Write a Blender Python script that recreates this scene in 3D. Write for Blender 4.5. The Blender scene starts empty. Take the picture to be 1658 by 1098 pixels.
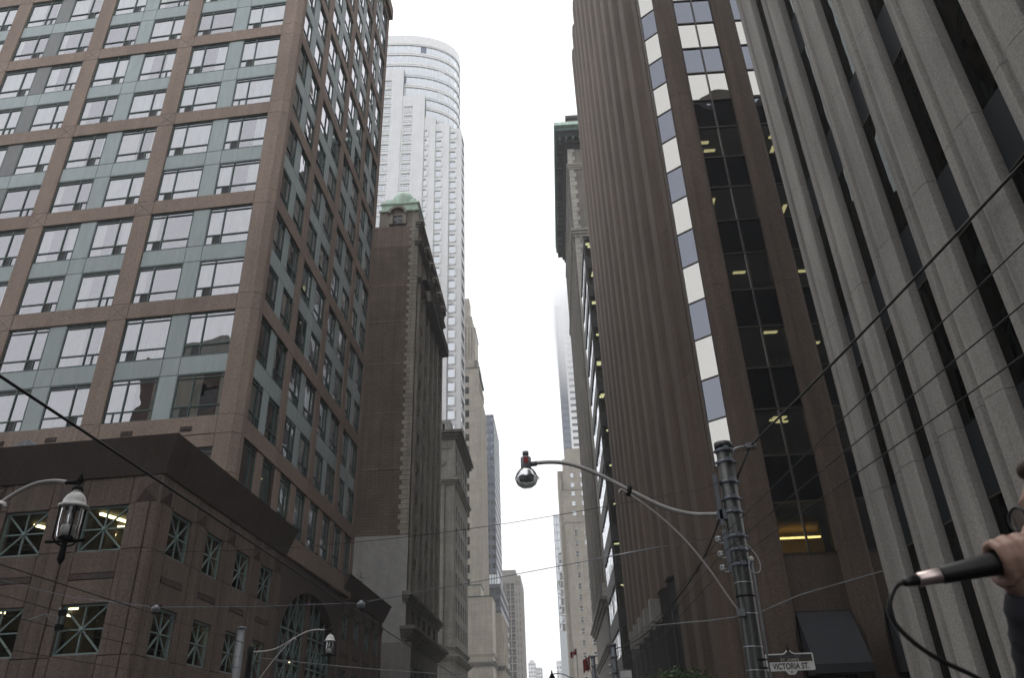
import bpy, bmesh, math, random
from mathutils import Matrix, Vector, Euler
R = math.radians
random.seed(7)
D = bpy.data
scene = bpy.context.scene
col = scene.collection

# ------------------------------------------------------------------ camera
cam_data = D.cameras.new('camera'); cam = D.objects.new('camera', cam_data); col.objects.link(cam)
cam_data.sensor_width = 36.0; cam_data.lens = 36.0 * 1227.0 / 1658.0
cam_data.clip_start = 0.05; cam_data.clip_end = 5000
CX, CY, FPX = 829.0, 549.0, 1227.0
_s = Vector(((911 - CX) / FPX, -(1208 - CY) / FPX, -1)); _z = Vector(((748 - CX) / FPX, (549 + 1720) / FPX, -1)).normalized()
_s = (_s - _z * _s.dot(_z)).normalized(); _x = _s.cross(_z)
cam.matrix_world = Matrix.Translation((0, 0, 1.5)) @ Matrix((_x, _s, _z)).to_4x4()
cam_data.dof.use_dof = True; cam_data.dof.focus_distance = 26.0; cam_data.dof.aperture_fstop = 6.5
scene.camera = cam
scene.render.resolution_x, scene.render.resolution_y = 1024, 679

# ------------------------------------------------------------------ sky and sun (overcast)
world = D.worlds.new('World'); scene.world = world; world.use_nodes = True
nt = world.node_tree; nt.nodes.clear()
out = nt.nodes.new('ShaderNodeOutputWorld')
sky = nt.nodes.new('ShaderNodeTexSky'); sky.sky_type = 'NISHITA'; sky.sun_disc = False
sky.sun_elevation = R(72); sky.sun_rotation = R(-15); sky.air_density = 1.6; sky.dust_density = 6.0
b1 = nt.nodes.new('ShaderNodeBackground'); b1.inputs['Strength'].default_value = 0.06
nt.links.new(sky.outputs[0], b1.inputs['Color'])
b2 = nt.nodes.new('ShaderNodeBackground'); b2.inputs['Color'].default_value = (0.955, 0.968, 1.0, 1); b2.inputs['Strength'].default_value = 1.0
mx = nt.nodes.new('ShaderNodeMixShader'); mx.inputs[0].default_value = 0.9
nt.links.new(b1.outputs[0], mx.inputs[1]); nt.links.new(b2.outputs[0], mx.inputs[2]); nt.links.new(mx.outputs[0], out.inputs['Surface'])
sun_data = D.lights.new('sun', 'SUN'); sun = D.objects.new('sun', sun_data); col.objects.link(sun)
sun_data.energy = 0.5; sun_data.angle = R(30); sun_data.color = (1.0, 0.97, 0.93)
_sd = Vector((math.sin(R(-15)) * math.cos(R(72)), math.cos(R(-15)) * math.cos(R(72)), math.sin(R(72))))
sun.rotation_euler = (-_sd).to_track_quat('-Z', 'Y').to_euler()
scene.view_settings.view_transform = 'Standard'; scene.view_settings.look = 'None'
scene.view_settings.exposure = 0.78; scene.view_settings.gamma = 1.0
scene.render.engine = 'CYCLES'
cy = scene.cycles
cy.max_bounces = 12; cy.diffuse_bounces = 2; cy.glossy_bounces = 2; cy.transmission_bounces = 4; cy.transparent_max_bounces = 12; cy.volume_bounces = 10; cy.sample_clamp_indirect = 4.0
cy.caustics_reflective = False; cy.caustics_refractive = False

# ------------------------------------------------------------------ helpers
class MB:
    """collects shapes; build() links them as one mesh object"""
    def __init__(s): s.v = []; s.f = []; s.smooth = []
    def add(s, vs, fs, sm=False):
        o = len(s.v); s.v += [tuple(p) for p in vs]; s.f += [tuple(i + o for i in f) for f in fs]; s.smooth += [sm] * len(fs); return s
    def box(s, x0, x1, y0, y1, z0, z1):
        vs = [(x0, y0, z0), (x1, y0, z0), (x1, y1, z0), (x0, y1, z0), (x0, y0, z1), (x1, y0, z1), (x1, y1, z1), (x0, y1, z1)]
        return s.add(vs, [(0, 3, 2, 1), (4, 5, 6, 7), (0, 1, 5, 4), (1, 2, 6, 5), (2, 3, 7, 6), (3, 0, 4, 7)])
    def bbox(s, x0, x1, y0, y1, z0, z1, b=.02):
        """box whose front (-y) edges are chamfered"""
        vs = [(x0, y0 + b, z0), (x1, y0 + b, z0), (x1, y1, z0), (x0, y1, z0), (x0, y0 + b, z1), (x1, y0 + b, z1), (x1, y1, z1), (x0, y1, z1),
              (x0 + b, y0, z0 + b), (x1 - b, y0, z0 + b), (x1 - b, y0, z1 - b), (x0 + b, y0, z1 - b)]
        return s.add(vs, [(0, 3, 2, 1), (4, 5, 6, 7), (1, 2, 6, 5), (3, 0, 4, 7), (2, 3, 7, 6), (8, 9, 10, 11), (0, 1, 9, 8), (1, 5, 10, 9), (5, 4, 11, 10), (4, 0, 8, 11)])
    def prism(s, pts, z0, z1):
        n = len(pts); a = sum(pts[i][0] * pts[(i + 1) % n][1] - pts[(i + 1) % n][0] * pts[i][1] for i in range(n))
        if a < 0: pts = pts[::-1]
        vs = [(x, y, z0) for x, y in pts] + [(x, y, z1) for x, y in pts]
        return s.add(vs, [tuple(range(n))[::-1], tuple(range(n, 2 * n))] + [(i, (i + 1) % n, n + (i + 1) % n, n + i) for i in range(n)])
    def xz(s, pts, y0, y1):
        """polygon in the xz plane pushed from y0 to y1"""
        n = len(pts); a = sum(pts[i][0] * pts[(i + 1) % n][1] - pts[(i + 1) % n][0] * pts[i][1] for i in range(n))
        if a < 0: pts = pts[::-1]
        vs = [(x, y0, z) for x, z in pts] + [(x, y1, z) for x, z in pts]
        return s.add(vs, [tuple(range(n)), tuple(range(n, 2 * n))[::-1]] + [((i + 1) % n, i, n + i, n + (i + 1) % n) for i in range(n)])
    def yz(s, pts, x0, x1):
        n = len(pts); a = sum(pts[i][0] * pts[(i + 1) % n][1] - pts[(i + 1) % n][0] * pts[i][1] for i in range(n))
        if a < 0: pts = pts[::-1]
        vs = [(x0, y, z) for y, z in pts] + [(x1, y, z) for y, z in pts]
        return s.add(vs, [tuple(range(n))[::-1], tuple(range(n, 2 * n))] + [(i, (i + 1) % n, n + (i + 1) % n, n + i) for i in range(n)])
    def tube(s, pts, r, n=8, cap=True):
        pts = [Vector(p) for p in pts]; m = len(pts); rs = r if isinstance(r, (list, tuple)) else [r] * m
        up = None; o = len(s.v); vs = []
        for i, p in enumerate(pts):
            t = (pts[min(i + 1, m - 1)] - pts[max(i - 1, 0)]).normalized()
            if up is None:
                up = Vector((0, 0, 1)) if abs(t.z) < .9 else Vector((1, 0, 0))
            a = t.cross(up).normalized(); b = a.cross(t).normalized(); up = b
            vs += [p + (a * math.cos(2 * math.pi * k / n) + b * math.sin(2 * math.pi * k / n)) * rs[i] for k in range(n)]
        fs = [(i * n + k, i * n + (k + 1) % n, (i + 1) * n + (k + 1) % n, (i + 1) * n + k) for i in range(m - 1) for k in range(n)]
        s.add(vs, fs, True)
        if cap:
            s.f += [tuple(o + k for k in range(n))[::-1], tuple(o + (m - 1) * n + k for k in range(n))]; s.smooth += [False, False]
        return s
    def lathe(s, prof, c=(0, 0, 0), n=20, axis=None):
        M = Matrix.Translation(c)
        if axis is not None: M = M @ Vector((0, 0, 1)).rotation_difference(Vector(axis)).to_matrix().to_4x4()
        vs = [M @ Vector((r * math.cos(2 * math.pi * k / n), r * math.sin(2 * math.pi * k / n), z)) for r, z in prof for k in range(n)]
        fs = [(i * n + k, i * n + (k + 1) % n, (i + 1) * n + (k + 1) % n, (i + 1) * n + k) for i in range(len(prof) - 1) for k in range(n)]
        return s.add(vs, fs, True)
    def ball(s, c, r, n=12, m=8):
        rx, ry, rz = r if isinstance(r, (tuple, list)) else (r, r, r)
        vs = [(c[0] + rx * math.sin(math.pi * i / m) * math.cos(2 * math.pi * k / n), c[1] + ry * math.sin(math.pi * i / m) * math.sin(2 * math.pi * k / n), c[2] + rz * math.cos(math.pi * i / m)) for i in range(m + 1) for k in range(n)]
        fs = [(i * n + k, (i + 1) * n + k, (i + 1) * n + (k + 1) % n, i * n + (k + 1) % n) for i in range(m) for k in range(n)]
        return s.add(vs, fs, True)
    def wall(s, u0, u1, z0, z1, holes, dep, y=0.0):
        """flat wall in the xz plane facing -y with recessed openings"""
        us = sorted({u0, u1} | {h[0] for h in holes} | {h[1] for h in holes}); zs = sorted({z0, z1} | {h[2] for h in holes} | {h[3] for h in holes})
        us = [u for u in us if u0 - 1e-6 <= u <= u1 + 1e-6]; zs = [z for z in zs if z0 - 1e-6 <= z <= z1 + 1e-6]
        for i in range(len(us) - 1):
            uc = (us[i] + us[i + 1]) / 2; hc = [h for h in holes if h[0] < uc < h[1]]; run = None
            for j in range(len(zs)):
                solid = j < len(zs) - 1 and not any(h[2] < (zs[j] + zs[j + 1]) / 2 < h[3] for h in hc)
                if solid and run is None: run = zs[j]
                if not solid and run is not None:
                    s.add([(us[i], y, run), (us[i + 1], y, run), (us[i + 1], y, zs[j]), (us[i], y, zs[j])], [(0, 1, 2, 3)]); run = None
        for a, b, c, d in holes:
            vs = [(a, y, c), (b, y, c), (b, y, d), (a, y, d), (a, y + dep, c), (b, y + dep, c), (b, y + dep, d), (a, y + dep, d)]
            s.add(vs, [(0, 4, 5, 1), (1, 5, 6, 2), (2, 6, 7, 3), (3, 7, 4, 0)])
        return s
    def mesh(s, name, mat):
        me = D.meshes.new(name); me.from_pydata(s.v, [], s.f); me.materials.append(mat)
        me.polygons.foreach_set('use_smooth', s.smooth); me.update(); return me
    def build(s, name, mat, parent=None, loc=None, rot=0.0):
        return ob(name, s.mesh(name, mat), parent, loc, rot)

WLOC = {}
def ob(name, me, parent=None, loc=None, rot=0.0):
    """mesh object; loc is in world coordinates under a top-level parent, None under a part keeps the part's own frame"""
    o = D.objects.new(name, me); col.objects.link(o)
    if parent is not None:
        o.parent = parent
        if loc is None: loc = (0, 0, 0)
        if parent.name in WLOC:
            p = WLOC[parent.name]; o.location = (loc[0] - p[0], loc[1] - p[1], loc[2] - p[2])
        else: o.location = loc
    elif loc is not None: o.location = loc
    o.rotation_euler = (0, 0, rot) if not isinstance(rot, tuple) else rot
    return o
def tag(o, label=None, cat=None, group=None, kind=None):
    if label: o['label'] = label
    if cat: o['category'] = cat
    if group: o['group'] = group
    if kind: o['kind'] = kind
    return o
def thing(name, loc, label, cat, group=None):
    o = D.objects.new(name, None); col.objects.link(o); o.location = loc; o.empty_display_size = .5
    WLOC[o.name] = loc; return tag(o, label, cat, group)
class Fac:
    """a facade: local x runs along it, local y points into the building"""
    def __init__(s, parent, ox, oy, th): s.p = parent; s.o = (ox, oy); s.t = th; s.c = math.cos(th); s.s = math.sin(th)
    def pt(s, u, d=0.0): return (s.o[0] + s.c * u - s.s * d, s.o[1] + s.s * u + s.c * d)
    def part(s, name, mb, mat): return mb.build(name, mat, s.p, (s.o[0], s.o[1], 0), s.t)
    def inst(s, name, me, u, z, d=0.0):
        x, y = s.pt(u, d); return ob(name, me, s.p, (x, y, z), s.t)
FRONT = 0.0; RIGHT = R(90); LEFT = R(-90); BACK = R(180)

# ------------------------------------------------------------------ materials
def nodes(name):
    m = D.materials.new(name); m.use_nodes = True; t = m.node_tree; t.nodes.clear()
    o = t.nodes.new('ShaderNodeOutputMaterial'); return m, t, o
def N(t, kind, **kw):
    n = t.nodes.new('ShaderNode' + kind)
    for k, v in kw.items():
        if k in n.inputs: n.inputs[k].default_value = v
        else: setattr(n, k, v)
    return n
def stone(name, c, c2=None, grain=60, gamt=.35, streak=.25, bump=.3, rough=.8, jitter=.12, joints=None, large=.25, metallic=0.0, spec=.3):
    """speckled mineral surface: fine grain, vertical rain streaks, broad blotches, tone change from piece to piece"""
    m, t, o = nodes(name); L = t.links.new
    b = N(t, 'BsdfPrincipled', Roughness=rough, Metallic=metallic); b.inputs['Specular IOR Level'].default_value = spec
    g = N(t, 'NewGeometry'); c2 = c2 or tuple(x * .55 for x in c)
    n1 = N(t, 'TexNoise', Scale=grain, Detail=2.0, Roughness=.7); L(g.outputs['Position'], n1.inputs['Vector'])
    r1 = N(t, 'ValToRGB'); r1.color_ramp.elements[0].position = .5 - gamt * .5; r1.color_ramp.elements[1].position = .5 + gamt * .5
    r1.color_ramp.elements[0].color = (*c2, 1); r1.color_ramp.elements[1].color = (*c, 1); L(n1.outputs['Fac'], r1.inputs[0])
    mp = N(t, 'Mapping'); mp.inputs['Scale'].default_value = (2.2, 2.2, .12); L(g.outputs['Position'], mp.inputs['Vector'])
    n2 = N(t, 'TexNoise', Scale=1.0, Detail=3.0, Roughness=.65); L(mp.outputs[0], n2.inputs['Vector'])
    n3 = N(t, 'TexNoise', Scale=.35, Detail=2.0, Roughness=.6); L(g.outputs['Position'], n3.inputs['Vector'])
    m1 = N(t, 'MapRange'); m1.inputs['From Min'].default_value = .3; m1.inputs['From Max'].default_value = .7; m1.inputs['To Min'].default_value = 1 - streak; m1.inputs['To Max'].default_value = 1 + streak * .35; L(n2.outputs['Fac'], m1.inputs['Value'])
    m2 = N(t, 'MapRange'); m2.inputs['From Min'].default_value = .3; m2.inputs['From Max'].default_value = .7; m2.inputs['To Min'].default_value = 1 - large * .5; m2.inputs['To Max'].default_value = 1 + large * .3; L(n3.outputs['Fac'], m2.inputs['Value'])
    oi = N(t, 'ObjectInfo'); m3 = N(t, 'MapRange'); m3.inputs['To Min'].default_value = 1 - jitter; m3.inputs['To Max'].default_value = 1 + jitter; L(oi.outputs['Random'], m3.inputs['Value'])
    p1 = N(t, 'Math', operation='MULTIPLY'); L(m1.outputs[0], p1.inputs[0]); L(m2.outputs[0], p1.inputs[1])
    p2 = N(t, 'Math', operation='MULTIPLY'); L(p1.outputs[0], p2.inputs[0]); L(m3.outputs[0], p2.inputs[1])
    colr = r1.outputs[0]; hgt = n1.outputs['Fac']
    if joints:
        bw, bh, mort, dark = joints
        cb = N(t, 'CombineXYZ'); sp = N(t, 'SeparateXYZ'); L(g.outputs['Position'], sp.inputs[0])
        ad = N(t, 'Math', operation='ADD'); L(sp.outputs[0], ad.inputs[0]); L(sp.outputs[1], ad.inputs[1]); L(ad.outputs[0], cb.inputs[0]); L(sp.outputs[2], cb.inputs[1])
        bt = N(t, 'TexBrick'); bt.inputs['Scale'].default_value = 1.0; bt.inputs['Brick Width'].default_value = bw; bt.inputs['Row Height'].default_value = bh; bt.inputs['Mortar Size'].default_value = mort
        bt.inputs['Color1'].default_value = (1, 1, 1, 1); bt.inputs['Color2'].default_value = (1 - dark * .5,) * 3 + (1,); bt.inputs['Mortar'].default_value = (1 - dark,) * 3 + (1,); L(cb.outputs[0], bt.inputs['Vector'])
        mj = N(t, 'MixRGB', blend_type='MULTIPLY'); mj.inputs[0].default_value = 1.0; L(r1.outputs[0], mj.inputs[1]); L(bt.outputs['Color'], mj.inputs[2]); colr = mj.outputs[0]
    hs = N(t, 'MixRGB', blend_type='MULTIPLY'); hs.inputs[0].default_value = 1.0; L(colr, hs.inputs[1])
    cc = N(t, 'CombineColor'); [L(p2.outputs[0], cc.inputs[i]) for i in range(3)]; L(cc.outputs[0], hs.inputs[2])
    L(hs.outputs[0], b.inputs['Base Color'])
    if bump:
        bp = N(t, 'Bump', Strength=bump, Distance=.01); L(hgt, bp.inputs['Height']); L(bp.outputs[0], b.inputs['Normal'])
    L(b.outputs[0], o.inputs['Surface']); return m
def paint(name, c, rough=.45, metallic=0.0, grime=.15, jitter=.05, spec=.4, emit=None):
    m, t, o = nodes(name); L = t.links.new
    b = N(t, 'BsdfPrincipled', Roughness=rough, Metallic=metallic); b.inputs['Specular IOR Level'].default_value = spec
    g = N(t, 'NewGeometry'); mp = N(t, 'Mapping'); mp.inputs['Scale'].default_value = (3, 3, .5); L(g.outputs['Position'], mp.inputs['Vector'])
    n = N(t, 'TexNoise', Scale=1.5, Detail=2.0, Roughness=.6); L(mp.outputs[0], n.inputs['Vector'])
    r = N(t, 'MapRange'); r.inputs['From Min'].default_value = .3; r.inputs['From Max'].default_value = .7; r.inputs['To Min'].default_value = 1 - grime; r.inputs['To Max'].default_value = 1 + grime * .3; L(n.outputs['Fac'], r.inputs['Value'])
    oi = N(t, 'ObjectInfo'); m3 = N(t, 'MapRange'); m3.inputs['To Min'].default_value = 1 - jitter; m3.inputs['To Max'].default_value = 1 + jitter; L(oi.outputs['Random'], m3.inputs['Value'])
    p = N(t, 'Math', operation='MULTIPLY'); L(r.outputs[0], p.inputs[0]); L(m3.outputs[0], p.inputs[1])
    hs = N(t, 'MixRGB', blend_type='MULTIPLY'); hs.inputs[0].default_value = 1.0; hs.inputs[1].default_value = (*c, 1)
    cc = N(t, 'CombineColor'); [L(p.outputs[0], cc.inputs[i]) for i in range(3)]; L(cc.outputs[0], hs.inputs[2]); L(hs.outputs[0], b.inputs['Base Color'])
    if emit: b.inputs['Emission Color'].default_value = (*emit[0], 1); b.inputs['Emission Strength'].default_value = emit[1]
    L(b.outputs[0], o.inputs['Surface']); return m
def glass(name, tint=(.75, .8, .78), refl=(.95, .97, 1.0), base=.1, ior=1.5, wave=.02, wscale=.9, rough=.01, tilt=.012):
    """window glass: see-through plus mirror reflection, each pane a little wavy and tilted"""
    m, t, o = nodes(name); L = t.links.new
    tr = N(t, 'BsdfTransparent'); tr.inputs[0].default_value = (*tint, 1)
    gl = N(t, 'BsdfGlossy', Roughness=rough); gl.inputs['Color'].default_value = (*refl, 1)
    g = N(t, 'NewGeometry'); n = N(t, 'TexNoise', Scale=wscale, Detail=1.0); L(g.outputs['Position'], n.inputs['Vector'])
    bp = N(t, 'Bump', Strength=1.0, Distance=wave); L(n.outputs['Fac'], bp.inputs['Height'])
    oi = N(t, 'ObjectInfo'); wn = N(t, 'TexWhiteNoise', noise_dimensions='1D'); L(oi.outputs['Random'], wn.inputs['W'])
    sb = N(t, 'VectorMath', operation='SUBTRACT'); L(wn.outputs['Color'], sb.inputs[0]); sb.inputs[1].default_value = (.5, .5, .5)
    sc = N(t, 'VectorMath', operation='SCALE'); L(sb.outputs[0], sc.inputs[0]); sc.inputs['Scale'].default_value = tilt * 2
    ad = N(t, 'VectorMath', operation='ADD'); L(bp.outputs[0], ad.inputs[0]); L(sc.outputs[0], ad.inputs[1])
    nm = N(t, 'VectorMath', operation='NORMALIZE'); L(ad.outputs[0], nm.inputs[0]); L(nm.outputs[0], gl.inputs['Normal'])
    fr = N(t, 'Fresnel', IOR=ior); a = N(t, 'Math', operation='ADD', use_clamp=True); L(fr.outputs[0], a.inputs[0]); a.inputs[1].default_value = base
    mx = N(t, 'MixShader'); L(a.outputs[0], mx.inputs[0]); L(tr.outputs[0], mx.inputs[1]); L(gl.outputs[0], mx.inputs[2]); L(mx.outputs[0], o.inputs['Surface']); return m
def glow(name, c, k):
    m, t, o = nodes(name); e = N(t, 'Emission', Strength=k); e.inputs['Color'].default_value = (*c, 1); t.links.new(e.outputs[0], o.inputs['Surface']); return m

M = dict(
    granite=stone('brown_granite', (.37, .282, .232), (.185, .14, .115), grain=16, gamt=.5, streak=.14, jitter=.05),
    granite_low=stone('darker_brown_granite', (.2, .152, .125), (.095, .072, .06), grain=14, gamt=.55, streak=.3, jitter=.06),  # same brown granite as the tower, in a darker tone for the podium
    granite_dark=stone('dark_granite', (.098, .073, .062), (.05, .038, .033), grain=16, gamt=.5, streak=.2, jitter=.05),
    granite_plum=stone('plum_granite', (.115, .085, .074), (.062, .047, .042), grain=16, gamt=.5, streak=.12, jitter=.08),
    teal=paint('grey_green_metal', (.335, .39, .392), .5, grime=.12, jitter=.05),
    frame=paint('dark_green_frame', (.06, .10, .093), .4), xframe=paint('grey_green_frame', (.17, .235, .225), .5),
    greypanel=paint('grey_panel', (.16, .165, .165), .4),
    vent=paint('black_vent', (.02, .02, .02), .6), interior=paint('dim_interior', (.10, .095, .085), .9, jitter=.4),
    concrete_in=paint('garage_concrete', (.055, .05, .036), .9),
    curtain=paint('white_curtain', (.82, .82, .80), .9, jitter=.08), sheer=paint('cream_curtain', (.72, .70, .63), .9, jitter=.12), blind=paint('grey_green_blind', (.42, .46, .43), .8, jitter=.2),
    wglass=glass('apartment_glass', tint=(.92, .97, .95), refl=(.96, .95, 1.0), base=.23, ior=1.5, wave=.012),
    gglass=glass('garage_glass', tint=(.8, .84, .8), base=.0, ior=1.25),
    tube=glow('fluorescent_tube', (1.0, .86, .45), 2.6), lamp_panel=glow('ceiling_light_panel', (1.0, .92, .5), .95), gold=glow('gold_ceiling_light', (1.0, .78, .3), 3.5), goldpaint=paint('gold_paint', (.62, .40, .09), .4), warm=glow('warm_window_light', (1.0, .72, .28), 1.0),
    brick=stone('dark_brick', (.19, .147, .107), (.11, .084, .062), grain=9, gamt=.6, streak=.3, jitter=0, joints=(.75, .27, .045, .42), large=.6),
    brick_pale=stone('weathered_brick', (.27, .20, .165), (.19, .14, .115), grain=9, gamt=.6, streak=.3, jitter=0, joints=(.75, .27, .045, .35), large=.4),
    painted=stone('grey_painted_wall', (.36, .36, .345), (.31, .31, .30), grain=3, streak=.12, jitter=0, joints=(2.4, 1.4, .012, .12), large=.3),
    painted_low=stone('taupe_painted_wall', (.235, .222, .21), (.2, .19, .18), grain=3, streak=.15, jitter=0, joints=(2.4, 1.4, .012, .12)),
    lime=stone('old_limestone', (.345, .32, .275), (.24, .22, .19), grain=6, streak=.3, jitter=.06, joints=(1.3, .55, .012, .22), large=.35),
    lime_dark=stone('sooty_limestone', (.2, .18, .155), (.12, .11, .095), grain=6, streak=.4, jitter=.06, large=.4),
    cream=stone('cream_stone', (.44, .42, .37), (.34, .32, .28), grain=5, streak=.25, jitter=.05, joints=(1.5, .6, .015, .2), large=.3),
    beige=stone('beige_limestone', (.43, .385, .32), (.34, .30, .25), grain=4, streak=.22, jitter=.05, joints=(1.8, .9, .03, .18), large=.3),
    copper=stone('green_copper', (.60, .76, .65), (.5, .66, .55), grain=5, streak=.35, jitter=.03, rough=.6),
    copper_dark=stone('dark_copper', (.06, .12, .105), (.028, .055, .05), grain=4, streak=.4, rough=.6), cornice_black=paint('black_soffit', (.008, .012, .013), .9, spec=.1),  # near-black tone for the great cornice's bed, soffit and street-side brackets
    precast=stone('white_precast', (.80, .80, .795), (.72, .72, .72), grain=5, streak=.08, jitter=.02, joints=(2.6, 2.93, .03, .08), large=.1),
    white=paint('white_trim', (.8, .8, .79), .5, jitter=.03), pale=paint('pale_panel', (.74, .78, .8), .4),
    cglass=glass('pale_tower_glass', tint=(.5, .54, .56), refl=(.80, .83, .87), base=.5, ior=1.5),
    dglass=glass('dark_window_glass', tint=(.18, .19, .19), base=.02, ior=1.45),
    bglass=glass('blue_tower_glass', tint=(.1, .12, .15), refl=(.55, .65, .85), base=.12),
    navy=paint('navy_steel', (.028, .034, .05), .35, metallic=.4), navy2=paint('navy_spandrel', (.045, .055, .08), .3, metallic=.3),
    brown_stone=stone('far_brown_stone', (.27, .245, .215), (.22, .2, .175), grain=3, streak=.15, joints=(2, 1, .04, .15)),
    ribbed=stone('brown_ribbed_concrete', (.134, .096, .073), (.059, .043, .033), grain=14, gamt=.5, streak=.3, jitter=.09, bump=.8),
    vision=glass('mirror_vision_glass', tint=(.5, .5, .45), refl=(.72, .70, .655), base=.55, ior=1.35, wave=.05, wscale=.5),
    spandrel=glass('blue_spandrel_glass', tint=(.0, .0, .0), refl=(.185, .195, .225), base=.8, ior=1.3, wave=.05, wscale=.5),
    bronze=paint('bronze_mullion', (.06, .05, .042), .4, metallic=.3), black=paint('black_metal', (.009, .009, .01), .6, spec=.15), awning=paint('black_awning', (.02, .022, .026), .8),
    lattice=paint('grey_lattice', (.33, .31, .28), .6),
    pier=stone('grey_aggregate_concrete', (.36, .342, .315), (.22, .208, .19), grain=22, gamt=.55, streak=.36, jitter=.02, bump=.8),
    nglass=glass('smoked_glass', tint=(.06, .07, .065), refl=(.6, .65, .64), base=.0, ior=1.5), nspan=paint('charcoal_spandrel', (.013, .0155, .018), .6, spec=.2),
    lband=paint('black_band', (.022, .021, .021), .5), lglass=glass('office_glass', tint=(.42, .46, .45), base=.08, ior=1.5, wave=.03), lceil=paint('office_ceiling', (.30, .33, .31), .9),
    steel=paint('galvanised_steel', (.20, .21, .22), .5, metallic=.3, grime=.3), pole=paint('dark_painted_pole', (.055, .058, .055), .35, grime=.3), band=paint('blue_grey_band', (.13, .145, .17), .4, metallic=.5),
    arm=paint('silver_arm', (.42, .40, .385), .4, metallic=.3), wire=paint('black_wire', (.01, .01, .01), .5), zinc=paint('bright_zinc', (.32, .34, .36), .4, metallic=.5), ceramic=paint('white_ceramic', (.45, .47, .47), .25),
    red=paint('red_sticker', (.3, .02, .02), .5), reflector=paint('spun_aluminium', (.62, .62, .63), .18, metallic=1.0), bowl=glass('prismatic_bowl', tint=(.33, .34, .32), base=.1, ior=1.45, wave=.03, wscale=40), clear=glass('lantern_glass', tint=(.84, .86, .85), base=.03, ior=1.4, wave=.002),
    cap=paint('white_enamel', (.62, .61, .59), .35), asphalt=stone('asphalt', (.06, .06, .062), (.035, .035, .036), grain=40, streak=.05), walk=stone('pavement_concrete', (.32, .31, .29), (.25, .24, .23), grain=20, streak=.05, joints=(1.5, 1.5, .02, .3)), kerb=stone('kerb_stone', (.36, .35, .33)), rail=paint('steel_rail', (.3, .3, .3), .3, metallic=.9),
    signw=paint('white_sign', (.66, .66, .64), .5, grime=.08), signk=paint('black_letters', (.012, .012, .014), .5), signb=paint('charcoal_sign', (.035, .033, .034), .5), signbr=paint('brown_sign', (.055, .043, .026), .5), signl=paint('pale_letters', (.42, .40, .35), .5), signd=paint('dim_letters', (.10, .10, .10), .5),
    bark=stone('bark', (.10, .075, .055), (.05, .04, .03), grain=20), flag_red=paint('red_cloth', (.33, .025, .03), .8), flag_white=paint('white_cloth', (.7, .7, .7), .8), banner=paint('blue_banner', (.07, .11, .2), .7),
    skin=paint('skin', (.36, .225, .175), .5, grime=.08), hair=paint('brown_hair', (.06, .038, .025), .6), hood=paint('dark_grey_fleece', (.035, .036, .045), .95), jeans=paint('dark_denim', (.03, .035, .06), .9), shoe=paint('black_shoe', (.02, .02, .02), .6), lens=glass('spectacle_lens', tint=(.6, .6, .6), base=.1, wave=0.0), micblack=paint('matt_black', (.009, .009, .01), .45), micsilver=paint('satin_nickel', (.55, .45, .42), .3, metallic=.9),
)
_lf, _t, _o = nodes('leaf'); _b = N(_t, 'BsdfPrincipled', Roughness=.6); _oi = N(_t, 'NewGeometry'); _n = N(_t, 'TexNoise', Scale=6.0); _r = N(_t, 'ValToRGB')
_r.color_ramp.elements[0].color = (.025, .055, .015, 1); _r.color_ramp.elements[1].color = (.075, .13, .035, 1); _t.links.new(_oi.outputs['Position'], _n.inputs['Vector']); _t.links.new(_n.outputs['Fac'], _r.inputs[0]); _t.links.new(_r.outputs[0], _b.inputs['Base Color']); _t.links.new(_b.outputs[0], _o.inputs['Surface']); M['leaf'] = _lf

def struct(name, mb, mat): return tag(mb.build(name, mat), kind='structure')

# ================================================================== ground
g = MB(); g.box(-1500, 1500, -800, 2500, -.6, 0.0); struct('ground', g, M['asphalt'])
g = MB(); g.box(-8.2, 3.75, -300, 1500, 0.0, .104); struct('road', g, M['asphalt'])
g = MB(); g.box(3.76, 300, 17.9, 30.4, 0.0, .100); g.box(-300, -8.21, 6, 22.0, 0.0, .100); struct('cross_street', g, M['asphalt'])
for i, (x0, x1, y0, y1) in enumerate([(4.0, 60, 30.7, 900), (4.0, 60, -120, 17.6), (-60, -8.45, 22.3, 900), (-60, -8.45, -120, 5.7)]):
    g = MB(); g.box(x0, x1, y0, y1, 0.0, .235); struct('pavement', g, M['walk'])
    g = MB(); k0, k1 = (x0 - .25, x0) if x0 > 0 else (x1, x1 + .25); g.box(k0, k1, y0 - .25, y1, 0.0, .23)
    g.box(x0, x1, *((y0 - .25, y0) if y0 > 0 else (y1, y1 + .25)), 0.0, .23); struct('kerb', g, M['kerb'])
for x in (-4.6, -3.1, -1.4, .1):
    g = MB(); g.box(x - .035, x + .035, -300, 1200, .05, .112); struct('tram_rail', g, M['rail'])
g = MB()
for y in range(-40, 300, 6): g.box(-2.3, -2.2, y, y + 3, .1, .109)
struct('lane_marking', g, M['signw'])

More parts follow.
